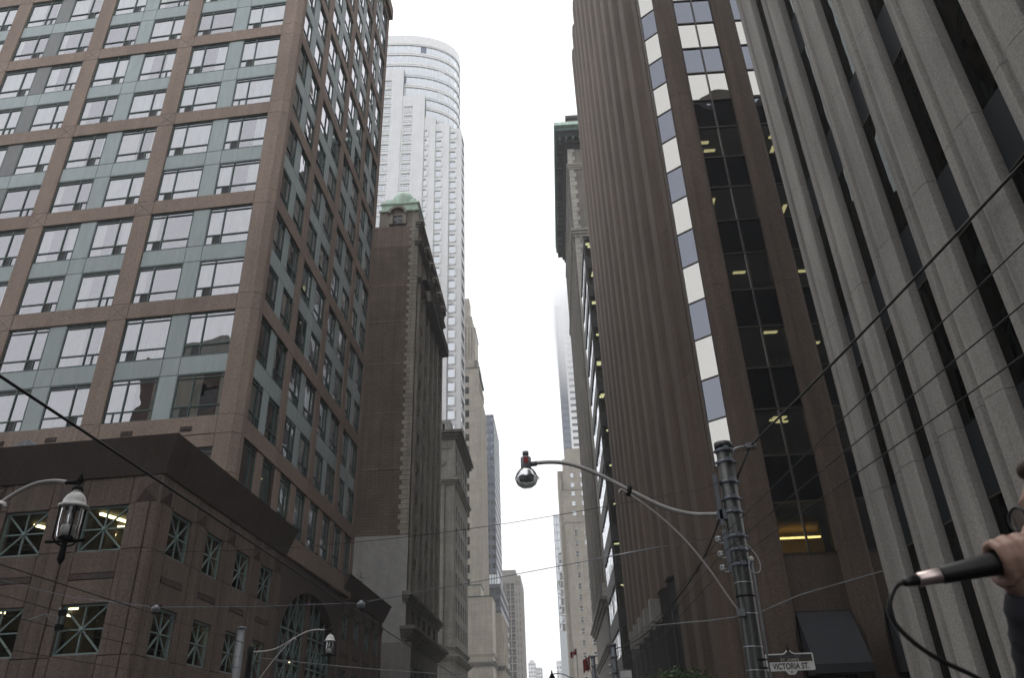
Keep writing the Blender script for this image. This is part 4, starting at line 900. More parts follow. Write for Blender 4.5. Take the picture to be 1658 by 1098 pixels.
def kbelt(z0, z1, out, mat, name, steps=3):
    m = MB()
    for i in range(steps):
        o = out * (i + 1) / steps; m.prism([(KX - o, KY - o), (16, KY - o), (16, KY + 36.2), (KX - o, KY + 36.2)], z0 + (z1 - z0) * i / steps, z0 + (z1 - z0) * (i + 1) / steps - .005)
    return m.build(name, M[mat], Kb)
kbelt(76.4, 78.0, .55, 'lime', 'belt_course'); kbelt(91.0, 92.2, .4, 'lime', 'belt_course'); kbelt(17.3, 18.6, .9, 'lime_dark', 'belt_course'); kbelt(12.0, 12.8, .5, 'lime_dark', 'belt_course')
KF.part('pier_cap', MB().bbox(-.35, .75, -.5, .2, 18.62, 20.3), M['cream'])
kbelt(95.8, 97.2, .8, 'cornice_black', 'cornice_bed', 2); kbelt(97.2, 97.9, 1.75, 'cornice_black', 'cornice_soffit', 1); kbelt(97.9, 99.0, 2.05, 'copper_dark', 'cornice', 2); kbelt(99.0, 100.4, 2.15, 'copper', 'cornice_gutter', 2)
for i in range(34): MB().bbox(-.2, .2, 0, 1.0, 0, .5, .05).build('cornice_bracket', M['cornice_black'], Kb, (KX - 1.75, KY - 1.2 + 1.1 * i, 96.75), LEFT)
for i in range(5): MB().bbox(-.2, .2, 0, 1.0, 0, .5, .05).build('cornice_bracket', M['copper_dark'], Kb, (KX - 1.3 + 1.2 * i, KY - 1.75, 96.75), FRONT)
solid('penthouse', Kb, 'granite_plum', 7.2, 14, 104.2, 118, 100.4, 103.2); solid('penthouse_coping', Kb, 'lband', 6.9, 14.2, 103.9, 118.2, 103.2, 103.9)
solid('core', Kb, 'interior', 7.6, 16, 104.6, 139.6, .1, 96); solid('base_wall', Kb, 'lime_dark', 6.76, 16, 104.05, 140, .1, 17.3); solid('end_wall', Kb, 'lime_dark', 6.8, 16, 139.7, 140, 17.3, 96)

# ================================================================== beige setback tower with the flags
Jb = thing('beige_setback_tower', (10, 262, 0), 'distant beige stone tower with stepped top and small sash windows', 'building')
JF = Fac(Jb, 0, 252, FRONT)
spJ = [(7.75, 83.3 - 3.42 * k) for k in range(20)] + [(11.1, 83.3 - 3.42 * k) for k in range(20)] + [(14.4, 83.3 - 3.42 * k) for k in range(20)]
JF.part('stone_wall', MB().wall(4.9, 20, .1, 67.1, holes([s for s in spJ if s[1] < 65], 1.25, 1.75), .3), M['beige'])
JF2 = Fac(Jb, 0, 253.2, FRONT)
JF2.part('stone_wall', MB().wall(4.5, 20, 67.0, 78.6, holes([s for s in spJ if 67 < s[1] < 77], 1.25, 1.75), .3), M['beige']); JF2.part('coping', MB().box(4.4, 20, -.15, .3, 78.5, 78.75), M['lime'])
JF.part('coping', MB().box(4.8, 20, -.15, 1.5, 67.0, 67.3), M['lime'])
JF3 = Fac(Jb, 0, 254.4, FRONT)
JF3.part('stone_wall', MB().wall(5.3, 20, 78.5, 90, holes([s for s in spJ if s[1] > 77], 1.25, 1.75), .3), M['beige'])
for fc, sel in ((JF, lambda z: z < 65), (JF2, lambda z: 67 < z < 77), (JF3, lambda z: z > 77)): windows(fc, [s for s in spJ if sel(s[1])], 1.25, 1.75, 'white', 'cglass', .25, bars=(.5,), t=.12, blind=('curtain', .35), seed=101, sill='lime')
solid('setback', Jb, 'beige', 3.45, 20, 256.5, 275, .1, 86.5); solid('setback', Jb, 'beige', 6.7, 20, 255.5, 275, 86.5, 94.2); solid('side_wall', Jb, 'beige', 4.5, 4.9, 252.3, 256.4, .1, 67.1); solid('core', Jb, 'interior', 5.6, 20, 255.2, 256.4, .1, 86)
solid('side_wall', Jb, 'beige', 3.4, 4.48, 253.5, 256.4, .1, 82)
for i in range(4): solid('roof_ornament', Jb, 'lime_dark', 11.6 + (i % 2) * .5, 12.0 + (i % 2) * .5, 255.2, 255.45, 88.2 + .9 * i, 88.8 + .9 * i)
grid_tower('glass_slab_tower', 'narrow pale blue glass tower edge left of the beige setback tower', 1.45, 9.0, 330, 350, 91.2, 1.25, 3.4, 'pale', 'cglass', 1.1, 2.9, side=False, zmin=40)

# ================================================================== tower vanishing in the cloud
Ib = thing('cloud_topped_tower', (20, 410, 0), 'pale far skyscraper whose upper floors vanish in low cloud', 'building')
IF = Fac(Ib, 10.2, 400, FRONT)
spI = [(5.2 + 7.3 * j, 100 + 4.0 * k) for j in range(2) for k in range(34)]
IF.part('marble_wall', MB().wall(4.1, 20, .1, 240, holes(spI, 6.2, 1.6), .4), M['precast']); windows(IF, spI, 6.2, 1.6, 'bronze', 'dglass', .35, vbars=(.2, .4, .6, .8), lit=.2, seed=111)
spI2 = [(.3, 100 + 4.0 * k) for k in range(34)]
IF.part('dark_wall', MB().wall(0, 4.1, .1, 240, holes(spI2, 3.5, 2.6), .4), M['navy2']); windows(IF, spI2, 3.5, 2.6, 'navy2', 'bglass', .35, vbars=(.5,), lit=.15, seed=112)
solid('core', Ib, 'interior', 10.4, 30, 401, 430, .1, 239)

# ================================================================== block behind the camera that the windows mirror
Pb = thing('mirrored_brick_block', (-24, -18, 0), 'brown brick block across the crossing, mirrored in the apartment windows', 'building')
PB = Fac(Pb, -12.6, 5.0, BACK); PR = Fac(Pb, -12.6, -40, RIGHT)
spP = [(1.4 + 3.2 * i, 4 + 3.6 * k) for i in range(7) for k in range(7)]
PB.part('brick_wall', MB().wall(0, 24, .1, 31, holes(spP, 1.8, 2.2), .3), M['brick_pale']); windows(PB, spP, 1.8, 2.2, 'lband', 'dglass', .25, seed=121)
spR = [(1.4 + 3.2 * i, 4 + 3.6 * k) for i in range(13) for k in range(7)]
PR.part('brick_wall', MB().wall(0, 45, .1, 31, holes(spR, 1.8, 2.2), .3), M['brick_pale']); windows(PR, spR, 1.8, 2.2, 'lband', 'dglass', .25, seed=122)
solid('core', Pb, 'interior', -36.5, -13.3, -39.9, 4.3, .1, 30.9); solid('roof_house', Pb, 'lime_dark', -22, -15, -8, 1, 31, 34.5); solid('roof_house', Pb, 'lime_dark', -34, -28, -12, 3, 31, 33.5); solid('side_wall', Pb, 'brick_pale', -36.6, -36.51, -40, 5, .1, 31)

# ================================================================== street furniture
def smooth_path(pts, it=2):
    pts = [Vector(p) for p in pts]
    for _ in range(it):
        q = [pts[0]]
        for i in range(len(pts) - 1): q += [pts[i] * .75 + pts[i + 1] * .25, pts[i] * .25 + pts[i + 1] * .75]
        pts = q + [pts[-1]]
    return pts
def sagged(a, b, sag, n=14):
    a, b = Vector(a), Vector(b); return [a.lerp(b, i / n) - Vector((0, 0, sag * 4 * (i / n) * (1 - i / n))) for i in range(n + 1)]
# --- banded pole with the cobra arm lamp
UP = thing('street_lamp_pole', (4.06, 17.3, .235), 'dark banded steel pole with curved lamp arm and insulators at the right kerb', 'lamp post')
pt, pb_ = Vector((4.2, 17.3, 7.7)), Vector((4.02, 17.3, .2))
def pol(z): return pb_.lerp(pt, (z - .2) / 7.5)
MB().tube([pol(.2), pol(2.5), pol(5), pol(7.62)], [.215, .2, .195, .19], 20).build('shaft', M['pole'], UP)
MB().tube([pol(7.6), pol(7.72)], [.215, .215], 20).build('pole_cap', M['pole'], UP)
for z in (7.52, 7.24, 6.75, 6.36, 6.05, 5.5, 5.2, 4.88):
    b = MB(); b.tube([pol(z - .04), pol(z + .04)], .205, 20); p = pol(z)
    b.box(p.x - .06, p.x + .06, p.y - .27, p.y - .2, z - .03, z + .06); b.box(p.x + .19, p.x + .25, p.y - .05, p.y + .05, z - .025, z + .025); b.box(p.x - .24, p.x - .19, p.y - .05, p.y + .05, z - .025, z + .025); b.build('band', M['band'], UP)
for z in (4.5, 3.86, 3.2, 2.75): MB().tube([pol(z - .012), pol(z + .012)], .207, 16).build('strap', M['zinc'], UP)
MB().tube([pol(4.2), pol(4.24)], .209, 16).build('strap', M['black'], UP)
MB().box(3.83, 3.9, 17.2, 17.3, 5.75, 6.95).build('bracket_channel', M['band'], UP); MB().box(3.79, 3.87, 17.02, 17.12, 4.7, 5.62).build('insulator_rack', M['band'], UP)
for z in (5.42, 5.1, 4.8):
    i_ = MB(); i_.lathe([(0, -.05), (.05, -.05), (.055, -.02), (.03, 0), (.055, .02), (.05, .05), (0, .05)], (3.7, 17.05, z), 12); i_.tube([(3.7, 17.05, z + .06), (3.64, 17.05, z + .055), (3.62, 17.05, z), (3.64, 17.05, z - .06), (3.7, 17.05, z - .065)], .012, 6)
    i_.box(3.7, 3.8, 17.03, 17.07, z - .1, z - .07); i_.build('insulator', M['ceramic'], UP)
MB().tube([(4.33, 17.12, 4.95), (4.33, 17.12, 4.4), (4.26, 17.12, .3)], .028, 8).build('conduit', M['steel'], UP); MB().lathe([(0, 0), (.05, 0), (.06, .06), (.03, .1), (0, .1)], (4.33, 17.12, 4.93), 10).build('conduit_head', M['cap'], UP)
MB().tube(smooth_path([(4.33, 17.1, 5.0), (4.2, 17.05, 4.72), (4.45, 17.0, 4.62), (4.5, 17.05, 4.95), (4.28, 17.1, 5.3)]), .012, 6).build('service_loop', M['zinc'], UP)
armp = smooth_path([(3.95, 17.3, 6.03), (3.6, 17.3, 6.04), (3.2, 17.3, 6.06), (2.62, 17.3, 6.24), (1.89, 17.3, 6.68), (1.21, 17.3, 7.11), (.65, 17.3, 7.38), (.14, 17.3, 7.48), (-.32, 17.3, 7.46)])
MB().tube(armp, .048, 10).build('lamp_arm', M['arm'], UP); MB().box(3.78, 4.0, 17.2, 17.4, 5.9, 6.12).build('arm_socket', M['band'], UP)
br = smooth_path([(1.62, 17.25, 6.62), (1.66, 17.25, 6.72), (1.8, 17.25, 6.65), (2.4, 17.25, 6.15), (3.0, 17.25, 5.49), (3.45, 17.25, 4.79), (3.76, 17.25, 4.19), (3.93, 17.25, 3.9)])
MB().tube(br, .022, 8).build('arm_brace', M['arm'], UP); MB().tube([(1.84, 17.28, 6.56), (1.9, 17.28, 6.78)], .065, 8).build('brace_clamp', M['black'], UP)
MB().box(3.85, 4.0, 17.08, 17.2, 3.8, 3.95).build('brace_foot', M['steel'], UP)
lx, ly, lz = -.5, 17.3, 7.2
lm = MB(); lm.lathe([(0, .56), (.075, .56), (.075, .47), (.06, .47), (.06, .44), (.105, .42), (.125, .40), (.125, .14), (.11, .12), (0, .12)], (lx, ly, lz), 18)
lm.tube([(lx + .1, ly, lz + .24), (lx + .26, ly, lz + .25)], .06, 10); lh = lm.build('lamp_housing', M['steel'], UP)
MB().box(-.045, .045, -.01, .01, -.09, .06).build('sticker', M['red'], lh, (lx - .5 + .47, -.13, 0)) if False else MB().box(lx - .05, lx + .06, ly - .135, ly - .118, lz + .24, lz + .38).build('sticker', M['red'], UP)
sp_ = MB(); prof_r = [(.11, .14), (.17, .1), (.225, .02), (.255, -.06), (.272, -.09), (.272, -.105)]
n_ = 36; vs = [(lx + r * (1 + (.018 if k % 2 else 0)) * math.cos(2 * math.pi * k / n_), ly + r * (1 + (.018 if k % 2 else 0)) * math.sin(2 * math.pi * k / n_), lz + z) for r, z in prof_r for k in range(n_)]
sp_.add(vs, [(i * n_ + k, i * n_ + (k + 1) % n_, (i + 1) * n_ + (k + 1) % n_, (i + 1) * n_ + k) for i in range(len(prof_r) - 1) for k in range(n_)], True); sp_.box(lx + .25, lx + .31, ly - .04, ly + .04, lz - .12, lz - .07)
sp_.build('reflector', M['reflector'], UP)
MB().lathe([(.268, -.105), (.262, -.16), (.22, -.25), (.13, -.32), (0, -.345)], (lx, ly, lz), 28).build('lamp_bowl', M['bowl'], UP)
MB().lathe([(0, -.2), (.05, -.18), (.06, -.08), (.03, 0), (0, 0)], (lx, ly, lz), 12).build('bulb', M['cap'], UP)

# --- lettered street name sign
def text_mesh(txt, size, mat, squash=1.0):
    cu = D.curves.new('lettering', 'FONT'); cu.body = txt; cu.size = size; cu.align_x = 'CENTER'; cu.align_y = 'CENTER'; cu.extrude = .002; cu.offset = size * .018
    o = D.objects.new('lettering', cu); col.objects.link(o); bpy.context.view_layer.update()
    me = D.meshes.new_from_object(o.evaluated_get(bpy.context.evaluated_depsgraph_get())); D.objects.remove(o, do_unlink=True); me.materials.clear(); me.materials.append(mat)
    for v in me.vertices: v.co.x *= squash
    me.name = 'lettering'; return me
SG = thing('street_sign', (4.74, 17.1, 2.87), 'white and black street name sign reading VICTORIA ST. on the banded pole', 'sign')
def outline(g_):
    w, b, t = .485 - g_, -.165 + g_, .165 - g_
    pts = [(-w, b + .02), (-w + .02, b), (-.12 + g_ * .3, b), (-.075 + g_ * .3, b - .06), (-.05, b - .075), (.05, b - .075), (.075 - g_ * .3, b - .06), (.12 - g_ * .3, b), (w - .02, b), (w, b + .02), (w, t - .02), (w - .02, t), (.13, t), (.07, t + .02), (.03, t + .065), (0, t + .075), (-.03, t + .065), (-.07, t + .02), (-.13, t), (-w + .02, t), (-w, t - .02)]
    return pts
so = (4.74, 17.1, 2.875)
MB().xz(outline(0), 0, .02).build('sign_board', M['signw'], SG, so)
up_ = [(-.455, .005), (.455, .005), (.455, .14), (.13, .14), (.07, .158), (.03, .198), (0, .21), (-.03, .198), (-.07, .158), (-.13, .14), (-.455, .14)]
MB().xz(up_, -.004, -.001).build('charcoal_field', M['signb'], SG, so); MB().box(-.455, .455, -.007, -.0045, .005, .075).build('brown_field', M['signbr'], SG, so)
for txt, sz, mt, z, sq in (('VICTORIA ST.', .155, 'signk', -.085, .78), ('ST. JAMES', .072, 'signl', .04, 1.25), ('Old Town Toronto', .062, 'signd', .107, .95), ('21', .06, 'signk', -.195, .9)):
    ob('lettering', text_mesh(txt, sz, M[mt], sq), SG, (so[0], so[1] - .009, so[2] + z), (R(90), 0, 0))
MB().lathe([(0, .2), (.02, .2), (.03, .24), (.02, .27), (.012, .32), (0, .34)], so, 10).build('finial', M['black'], SG)
MB().box(4.1, 4.3, 17.1, 17.14, 2.76, 2.8).box(4.1, 4.3, 17.1, 17.14, 2.92, 2.96).build('sign_arm', M['black'], SG)

# --- lanterns on curved arms along the left kerb
def lantern_lamp(label, hub, pole, arm, s, big=True):
    T = thing('lantern_post', (pole[0], pole[1], .235), label, 'lamp post', 'lantern lamp posts')
    hx, hy, hz = hub
    c = (hx, hy, hz)
    f = MB(); f.lathe([(0, .17 * s), (0.0048 * s, .15 * s), (0.0128 * s, .08 * s), (0.0240 * s, .075 * s), (0.0176 * s, .06 * s), (0.0320 * s, .05 * s), (0.0240 * s, .035 * s), (.05 * s, .0), (0.0400 * s, -.03 * s), (0.0240 * s, -.06 * s), (0.0160 * s, -.075 * s), (0.0400 * s, -.085 * s), (0.0680 * s, -.12 * s), (0.0720 * s, -.145 * s), (0, -.145 * s)], c, 14); f.build('finial', M['black'], T)
    MB().lathe([(0.0440 * s, -.14 * s), (0.0560 * s, -.175 * s), (0.0680 * s, -.185 * s), (0.1120 * s, -.23 * s), (0.1400 * s, -.29 * s), (0.1480 * s, -.345 * s), (0.1600 * s, -.35 * s)], c, 24).build('lamp_cap', M['cap'], T)
    MB().lathe([(0.1600 * s, -.35 * s), (0.1880 * s, -.36 * s), (0.1880 * s, -.385 * s), (0.1600 * s, -.395 * s), (0.1360 * s, -.39 * s)], c, 24).build('cap_rim', M['black'] if not big else M['cap'], T)
    MB().lathe([(0.1320 * s, -.39 * s), (0.1320 * s, -.60 * s), (0.1200 * s, -.76 * s), (0.0960 * s, -.8 * s)], c, 20).build('lamp_glass', M['clear'], T)
    MB().lathe([(0, -.63 * s), (0.0840 * s, -.63 * s), (0.0920 * s, -.66 * s), (0.0920 * s, -.76 * s), (0, -.77 * s)], c, 18).build('ballast_cup', M['cap'], T)
    MB().lathe([(0, -.4 * s), (0.0160 * s, -.42 * s), (0.0360 * s, -.5 * s), (0.0280 * s, -.56 * s), (0.0160 * s, -.63 * s), (0, -.63 * s)], c, 10).build('bulb', M['clear'], T)
    cg = MB()
    for k in range(4):
        a = math.pi / 4 + k * math.pi / 2; dx, dy = math.cos(a), math.sin(a); cg.tube([(hx + dx * 0.160 * s, hy + dy * 0.160 * s, hz - .38 * s), (hx + dx * 0.152 * s, hy + dy * 0.152 * s, hz - .8 * s), (hx + dx * 0.096 * s, hy + dy * 0.096 * s, hz - .87 * s), (hx + dx * 0.024 * s, hy + dy * 0.024 * s, hz - .9 * s)], .013 * s, 6)
    cg.tube([(hx - .26 * s, hy, hz - .83 * s), (hx + .26 * s, hy, hz - .83 * s)], .024 * s, 8); cg.lathe([(0.1040 * s, -.78 * s), (0.1040 * s, -.8 * s), (0.0320 * s, -.84 * s), (0.0360 * s, -.9 * s), (0.0440 * s, -1.02 * s), (0.0480 * s, -1.06 * s), (0.0320 * s, -1.1 * s), (0.0120 * s, -1.12 * s), (0, -1.14 * s)], c, 14); cg.build('lamp_cage', M['black'], T)
    MB().tube([(hx - .19 * s, hy, hz - .03 * s), (hx, hy, hz - .03 * s)], [.03 * s, .036 * s], 8).build('arm_end', M['black'], T)
    MB().tube(smooth_path(arm), .026 * s, 8).build('lamp_arm', M['arm'], T)
    x, y, zt = pole
    MB().lathe([(.16, .235), (.16, .7), (.11, .8), (.085, 1.0), (.075, zt - .25), (.09, zt - .2), (.09, zt - .05), (.06, zt), (0, zt)], (x, y, 0), 14).build('post', M['black'], T)
    return T
def scl(p, s, Y): return (p[0] * s, Y, 1.5 + (p[1] - 1.5) * s)
s1_ = 8.4 / 9.4
LA = lantern_lamp('white capped lantern on a curved silver arm, nearest at the left edge', scl((-6.2, 4.82), s1_, 8.4), (-8.3, 8.4, 4.3),
    [scl(p, s1_, 8.4) for p in ((-6.38, 4.8), (-6.55, 4.83), (-6.8, 4.81), (-7.05, 4.68), (-7.25, 4.52), (-7.55, 4.35), (-8.0, 4.25), (-9.25, 4.22))], .87)
MB().tube([scl((-7.2, 4.56), s1_, 8.38), scl((-7.12, 4.53), s1_, 8.36), scl((-7.09, 4.48), s1_, 8.36)], .022, 6).build('brace_hook', M['cap'], LA)
s2_ = 23 / 20.6
LB = lantern_lamp('white capped lantern on a curved silver arm, farther one before the arched window', scl((-5.84, 4.37), s2_, 23), (-7.9 * s2_, 23, 1.5 + 2.55 * s2_),
    [scl(p, s2_, 23) for p in ((-6.0, 4.36), (-6.25, 4.375), (-6.5, 4.33), (-6.8, 4.18), (-7.1, 4.0), (-7.4, 3.9), (-7.9, 3.89))], .84)
MB().tube(smooth_path([scl(p, s2_, 22.95) for p in ((-6.72, 4.14), (-6.75, 4.18), (-6.85, 4.13), (-7.2, 3.75), (-7.6, 3.2), (-7.85, 2.85))]), .016, 6).build('arm_brace', M['arm'], LB)
GP = thing('steel_pole', (-9.5, 24, .235), 'plain galvanised grey steel pole next to the farther lantern post', 'pole')
MB().tube([(-9.5, 24, .2), (-9.57, 24, 4.95)], [.13, .115], 16).build('shaft', M['steel'], GP); MB().tube([(-9.57, 24, 4.95), (-9.57, 24, 5.02)], [.135, .135], 16).build('pole_cap', M['steel'], GP)
# poles farther down the right kerb
def far_pole(x, y, zt, r, label, extra=False):
    T = thing('kerb_pole', (x, y, .235), label, 'pole', 'poles down the right kerb'); MB().tube([(x, y, .2), (x, y, zt)], [r * 1.1, r], 12).build('shaft', M['band'], T)
    for z in (zt - .5, zt - 1.2, zt - 1.9): MB().tube([(x, y, z - .06), (x, y, z + .06)], r * 1.25, 12).build('band', M['steel'], T)
    MB().tube([(x, y, zt - .02), (x, y, zt + .1)], r * 1.15, 12).build('pole_cap', M['band'], T)
    if extra:
        for k in range(3): MB().lathe([(0, -.07), (.07, -.07), (.08, 0), (.07, .07), (0, .07)], (x - r - .12, y, zt - .9 - .35 * k), 8).build('insulator', M['ceramic'], T)
    return T
far_pole(2.74, 40, 5.75, .13, 'blue grey banded pole before the dark banded block, nearer of two', True); far_pole(2.22, 52, 6.4, .12, 'blue grey pole before the beige tower, farther of two')
bn = thing('banner', (3.3, 40, 4.3), 'small blue and white street banner hung from the nearer kerb pole', 'banner')
MB().box(2.95, 3.5, 39.98, 40.02, 3.6, 4.62).build('banner_cloth', M['flag_white'], bn); MB().box(3.05, 3.42, 39.95, 39.978, 3.9, 4.3).build('banner_print', M['banner'], bn); MB().tube([(2.8, 40, 4.66), (3.55, 40, 4.66)], .025, 6).build('banner_arm', M['steel'], bn)
fl_ = thing('small_far_lamp', (.62, 45, .1), 'small far street lamp on a thin curved arm at the bottom edge', 'lamp post')
MB().tube(smooth_path([(-.3, 45, 4.98), (-.05, 45, 5.0), (.3, 45, 4.95), (.62, 45, 4.75), (2.0, 45, 4.55), (3.9, 45, 4.5)]), .03, 6).build('lamp_arm', M['steel'], fl_); MB().lathe([(0, .25), (.03, .2), (.06, .05), (.16, -.12), (.17, -.3), (.05, -.5), (0, -.5)], (-.37, 45, 4.95), 10).build('lamp_head', M['black'], fl_); MB().tube([(3.9, 45, .2), (3.9, 45, 4.7)], .08, 8).build('post', M['black'], fl_)
# flags
def flag(label, top, mat_a, leaf, foot, w, h, lean):
    T = thing('flag', foot, label, 'flag', 'flags hung along the right pavement'); MB().tube([foot, top], .05, 6).build('flagpole', M['steel'], T)
    n = 10; m = MB(); b = MB()
    def P_(i, j): return Vector((top[0] - w * i / n * lean[0], top[1] + .15 * math.sin(i * 1.1) * w, top[2] - h * j / 4 - w * i / n * lean[1] + .05 * math.sin(i * .9 + j)))
    for i in range(n):
        t = b if (leaf and 3 <= i <= 6) else m
        for j in range(4): t.add([P_(i, j), P_(i + 1, j), P_(i + 1, j + 1), P_(i, j + 1)], [(0, 1, 2, 3)], True)
    m.build('flag_cloth', M[mat_a], T)
    if b.v:
        b.build('flag_centre', M['flag_white'], T); c = P_(5, 2)
        lf = MB(); pts = [(0, .28), (.06, .16), (.13, .2), (.11, .06), (.2, .1), (.24, .02), (.12, -.1), (.03, -.1), (0, -.24), (-.03, -.1), (-.12, -.1), (-.24, .02), (-.2, .1), (-.11, .06), (-.13, .2), (-.06, .16)]
        lf.xz([(c.x + x * .7, c.z + z * .7) for x, z in pts], c.y - .1, c.y - .08); lf.build('maple_leaf', M['flag_red'], T)
flag('red and white maple leaf flag flying from a pole before the beige tower', (1.85, 80, 9.9), 'flag_red', True, (1.88, 80, .2), .85, .5, (.7, .45))
flag('dark red flag hanging limp, left one of a pair before the beige tower', (2.75, 78, 8.9), 'flag_red', False, (3.3, 78, 6.5), .5, 1.1, (.8, .6)); flag('dark red flag hanging limp, right one of a pair before the beige tower', (3.05, 78.5, 9.1), 'flag_red', False, (3.8, 78.5, 6.8), .5, 1.2, (.6, .6))

# --- tree before the ribbed tower
TR = thing('street_tree', (5.2, 36, .235), 'leafy green street tree before the brown tower at the bottom edge', 'tree')
tr = MB(); tr.tube([(5.2, 36, .2), (5.22, 36, 1.6), (5.15, 36.05, 2.6), (5.1, 36, 3.6)], [.13, .11, .09, .05], 8); rng = random.Random(9); tips = []
for k in range(14):
    a = rng.uniform(0, 6.28); l = rng.uniform(.6, 1.3); z = rng.uniform(2.2, 3.3); e = Vector((5.15 + math.cos(a) * l, 36 + math.sin(a) * l, z + rng.uniform(.4, 1.15))); tr.tube([(5.15, 36.02, z), (5.15 + math.cos(a) * l * .5, 36 + math.sin(a) * l * .5, z + .35), e], [.04, .025, .01], 5); tips.append(e)
tr.build('trunk', M['bark'], TR); cr = MB()
for e in tips + [Vector((5.1, 36, 3.9))]:
    for k in range(330):
        c = e + Vector((rng.gauss(0, .33), rng.gauss(0, .33), rng.gauss(0, .2))); a = Vector((rng.uniform(-1, 1), rng.uniform(-1, 1), rng.uniform(-.6, .4))).normalized(); b = a.cross(Vector((rng.uniform(-1, 1), rng.uniform(-1, 1), rng.uniform(-1, 1)))).normalized()
        if c.z > 4.62: c.z = 4.62 - rng.random() * .3
        cr.add([c - a * .085, c + b * .03, c + a * .085, c - b * .03], [(0, 1, 2, 3)])
cr.build('crown', M['leaf'], TR)
for i, (x, y, z) in enumerate(((4.0, 33.5, 4.45), (4.25, 33.0, 4.75))):
    pass

# --- overhead wires, every span its own thing
def wire(name, label, pts, r, mat='wire', group='overhead street wires'):
    return tag(MB().tube(pts, r, 6).build(name, M[mat]), label, 'wire', group)
wire('feeder_cable', 'thick black cable rising from the banded pole top to the concrete block', sagged((4.83, 17.3, 7.63), (7.24, 8.85, 8.84), .06), .026)
wire('feeder_cable', 'short thick black cable end running down behind the banded pole', sagged((4.83, 17.3, 7.63), (4.36, 17.42, 6.8), .0, 3), .028)
fc_ = thing('cable_clamp', (4.7, 17.3, 7.5), 'galvanised clamp arm holding the thick cable at the pole top', 'clamp'); MB().tube([(4.36, 17.25, 7.4), (4.42, 17.25, 7.55), (4.6, 17.28, 7.6), (4.75, 17.3, 7.62)], .028, 6).build('arm', M['zinc'], fc_); MB().box(4.72, 4.95, 17.22, 17.36, 7.57, 7.68).build('jaw', M['steel'], fc_)
wire('guy_cable', 'thick dark cable sagging from the banded pole to the next kerb pole', smooth_path([(3.84, 17.3, 5.93), (3.78, 19.5, 5.5), (3.64, 22, 5.26), (3.35, 27.4, 4.98), (3.15, 33, 5.12), (2.8, 40, 5.6)]), .022)
for (z, zz, yy, lab) in ((5.42, 5.72, 6.4, 'upper of three thin wires through the pole insulators'), (5.1, 5.22, 6.72, 'middle of three thin wires through the pole insulators'), (4.8, 4.79, 7.0, 'lower of three thin wires through the pole insulators')):
    k = (yy + 14) / (17.05 - yy)
    wire('supply_wire', lab, [(4.8 + (4.8 - 3.7) * k, -14, zz + (zz - z) * k), (4.8, yy, zz), (3.7, 17.05, z), (3.35, 26, z - .3), (2.7, 40, z - .15), (2.2, 52, z + .1)], .0085)
wire('span_wire', 'upper grey span wire crossing the street from the banded pole to the podium', [(4.0, 17.2, 6.78), (3.6, 17.2, 6.62)] + sagged((3.4, 17.2, 6.63), (-17.4, 23.25, 7.75), .75)[1:], .008, 'wire')
wire('span_wire', 'lower grey span wire with two hangers crossing the street to the podium', [(3.77, 17.3, 5.52), (2.44, 17.3, 5.36), (.98, 17.35, 5.165), (-1.5, 17.4, 4.83), (-4.32, 17.5, 4.47), (-6.8, 17.6, 4.5), (-9.17, 17.8, 4.62), (-12.8, 20.3, 5.4), (-17.1, 23.27, 6.59)], .009, 'band')
tag(MB().tube([(2.4, 17.3, 5.36), (1.0, 17.33, 5.17)], .014, 6).build('wire_sleeve', M['zinc']), 'bright zinc strain sleeve on the lower span wire', 'sleeve')
for x, y, z, lab in ((-4.32, 17.5, 4.47, 'small grey wire hanger over the arched window'), (-9.17, 17.8, 4.62, 'small grey wire hanger over the podium corner')):
    hg = thing('wire_hanger', (x, y, z), lab, 'hanger', 'wire hangers on the lower span'); MB().lathe([(0, .05), (.04, .05), (.045, .02), (.1, .0), (.1, -.04), (.08, -.1), (0, -.12)], (x, y, z), 12).build('bell', M['steel'], hg); MB().box(x - .14, x + .14, y - .015, y + .015, z, z + .03).box(x - .02, x + .02, y - .1, y + .12, z - .17, z - .12).build('ear', M['black'], hg)
wire('trolley_wire', 'black trolley wire passing the hanger at the podium corner', [(-9.15, -30, 4.42), (-9.15, 17.85, 4.46), (-9.15, 120, 4.46)], .011)
wire('trolley_wire', 'black trolley wire passing the hanger before the arched window', [(-4.55, -30, 4.45), (-4.5, 17.5, 4.34), (-4.4, 140, 4.4)], .014)
for x, z, lab in ((-9.2, 4.0, 'thin wire low at left, upper of the pair at the small bracket'), (-9.2, 3.72, 'thin wire low at left, lower of the pair at the small bracket'), (-9.6, 3.3, 'thin wire low at left running under the small bracket')): wire('thin_wire', lab, [(x, -20, z + .35), (x, 14.3, z), (x + .4, 60, z + .2)], .006)
bk_ = thing('wire_bracket', (-9.2, 14.3, 3.7), 'small metal bracket joining two thin wires before the podium', 'bracket'); MB().tube([(-9.2, 14.3, 4.08), (-9.2, 14.3, 3.64)], .02, 6).tube([(-9.2, 14.3, 3.9), (-9.45, 14.3, 3.97), (-9.8, 14.3, 3.86)], .012, 6).tube([(-9.45, 14.3, 3.97), (-9.22, 14.3, 3.75)], .01, 6).build('frame', M['steel'], bk_)
for z in (3.98, 3.72): MB().box(-9.19, -9.08, 14.25, 14.35, z - .05, z + .05).build('clip', M['black'], bk_)
wire('low_span_wire', 'grey wire with clips low behind the banded pole', [(1.84, 17.5, 3.72), (3.3, 17.5, 3.79), (4.28, 17.5, 3.87), (5.34, 17.5, 4.24), (7.4, 17.6, 4.72)], .013, 'steel')
wire('pull_off_wire', 'thin wire from the farther lantern post out over the street', sagged((-8.5, 22.9, 4.0), (-3.0, 25.5, 3.55), .05), .012, 'steel')

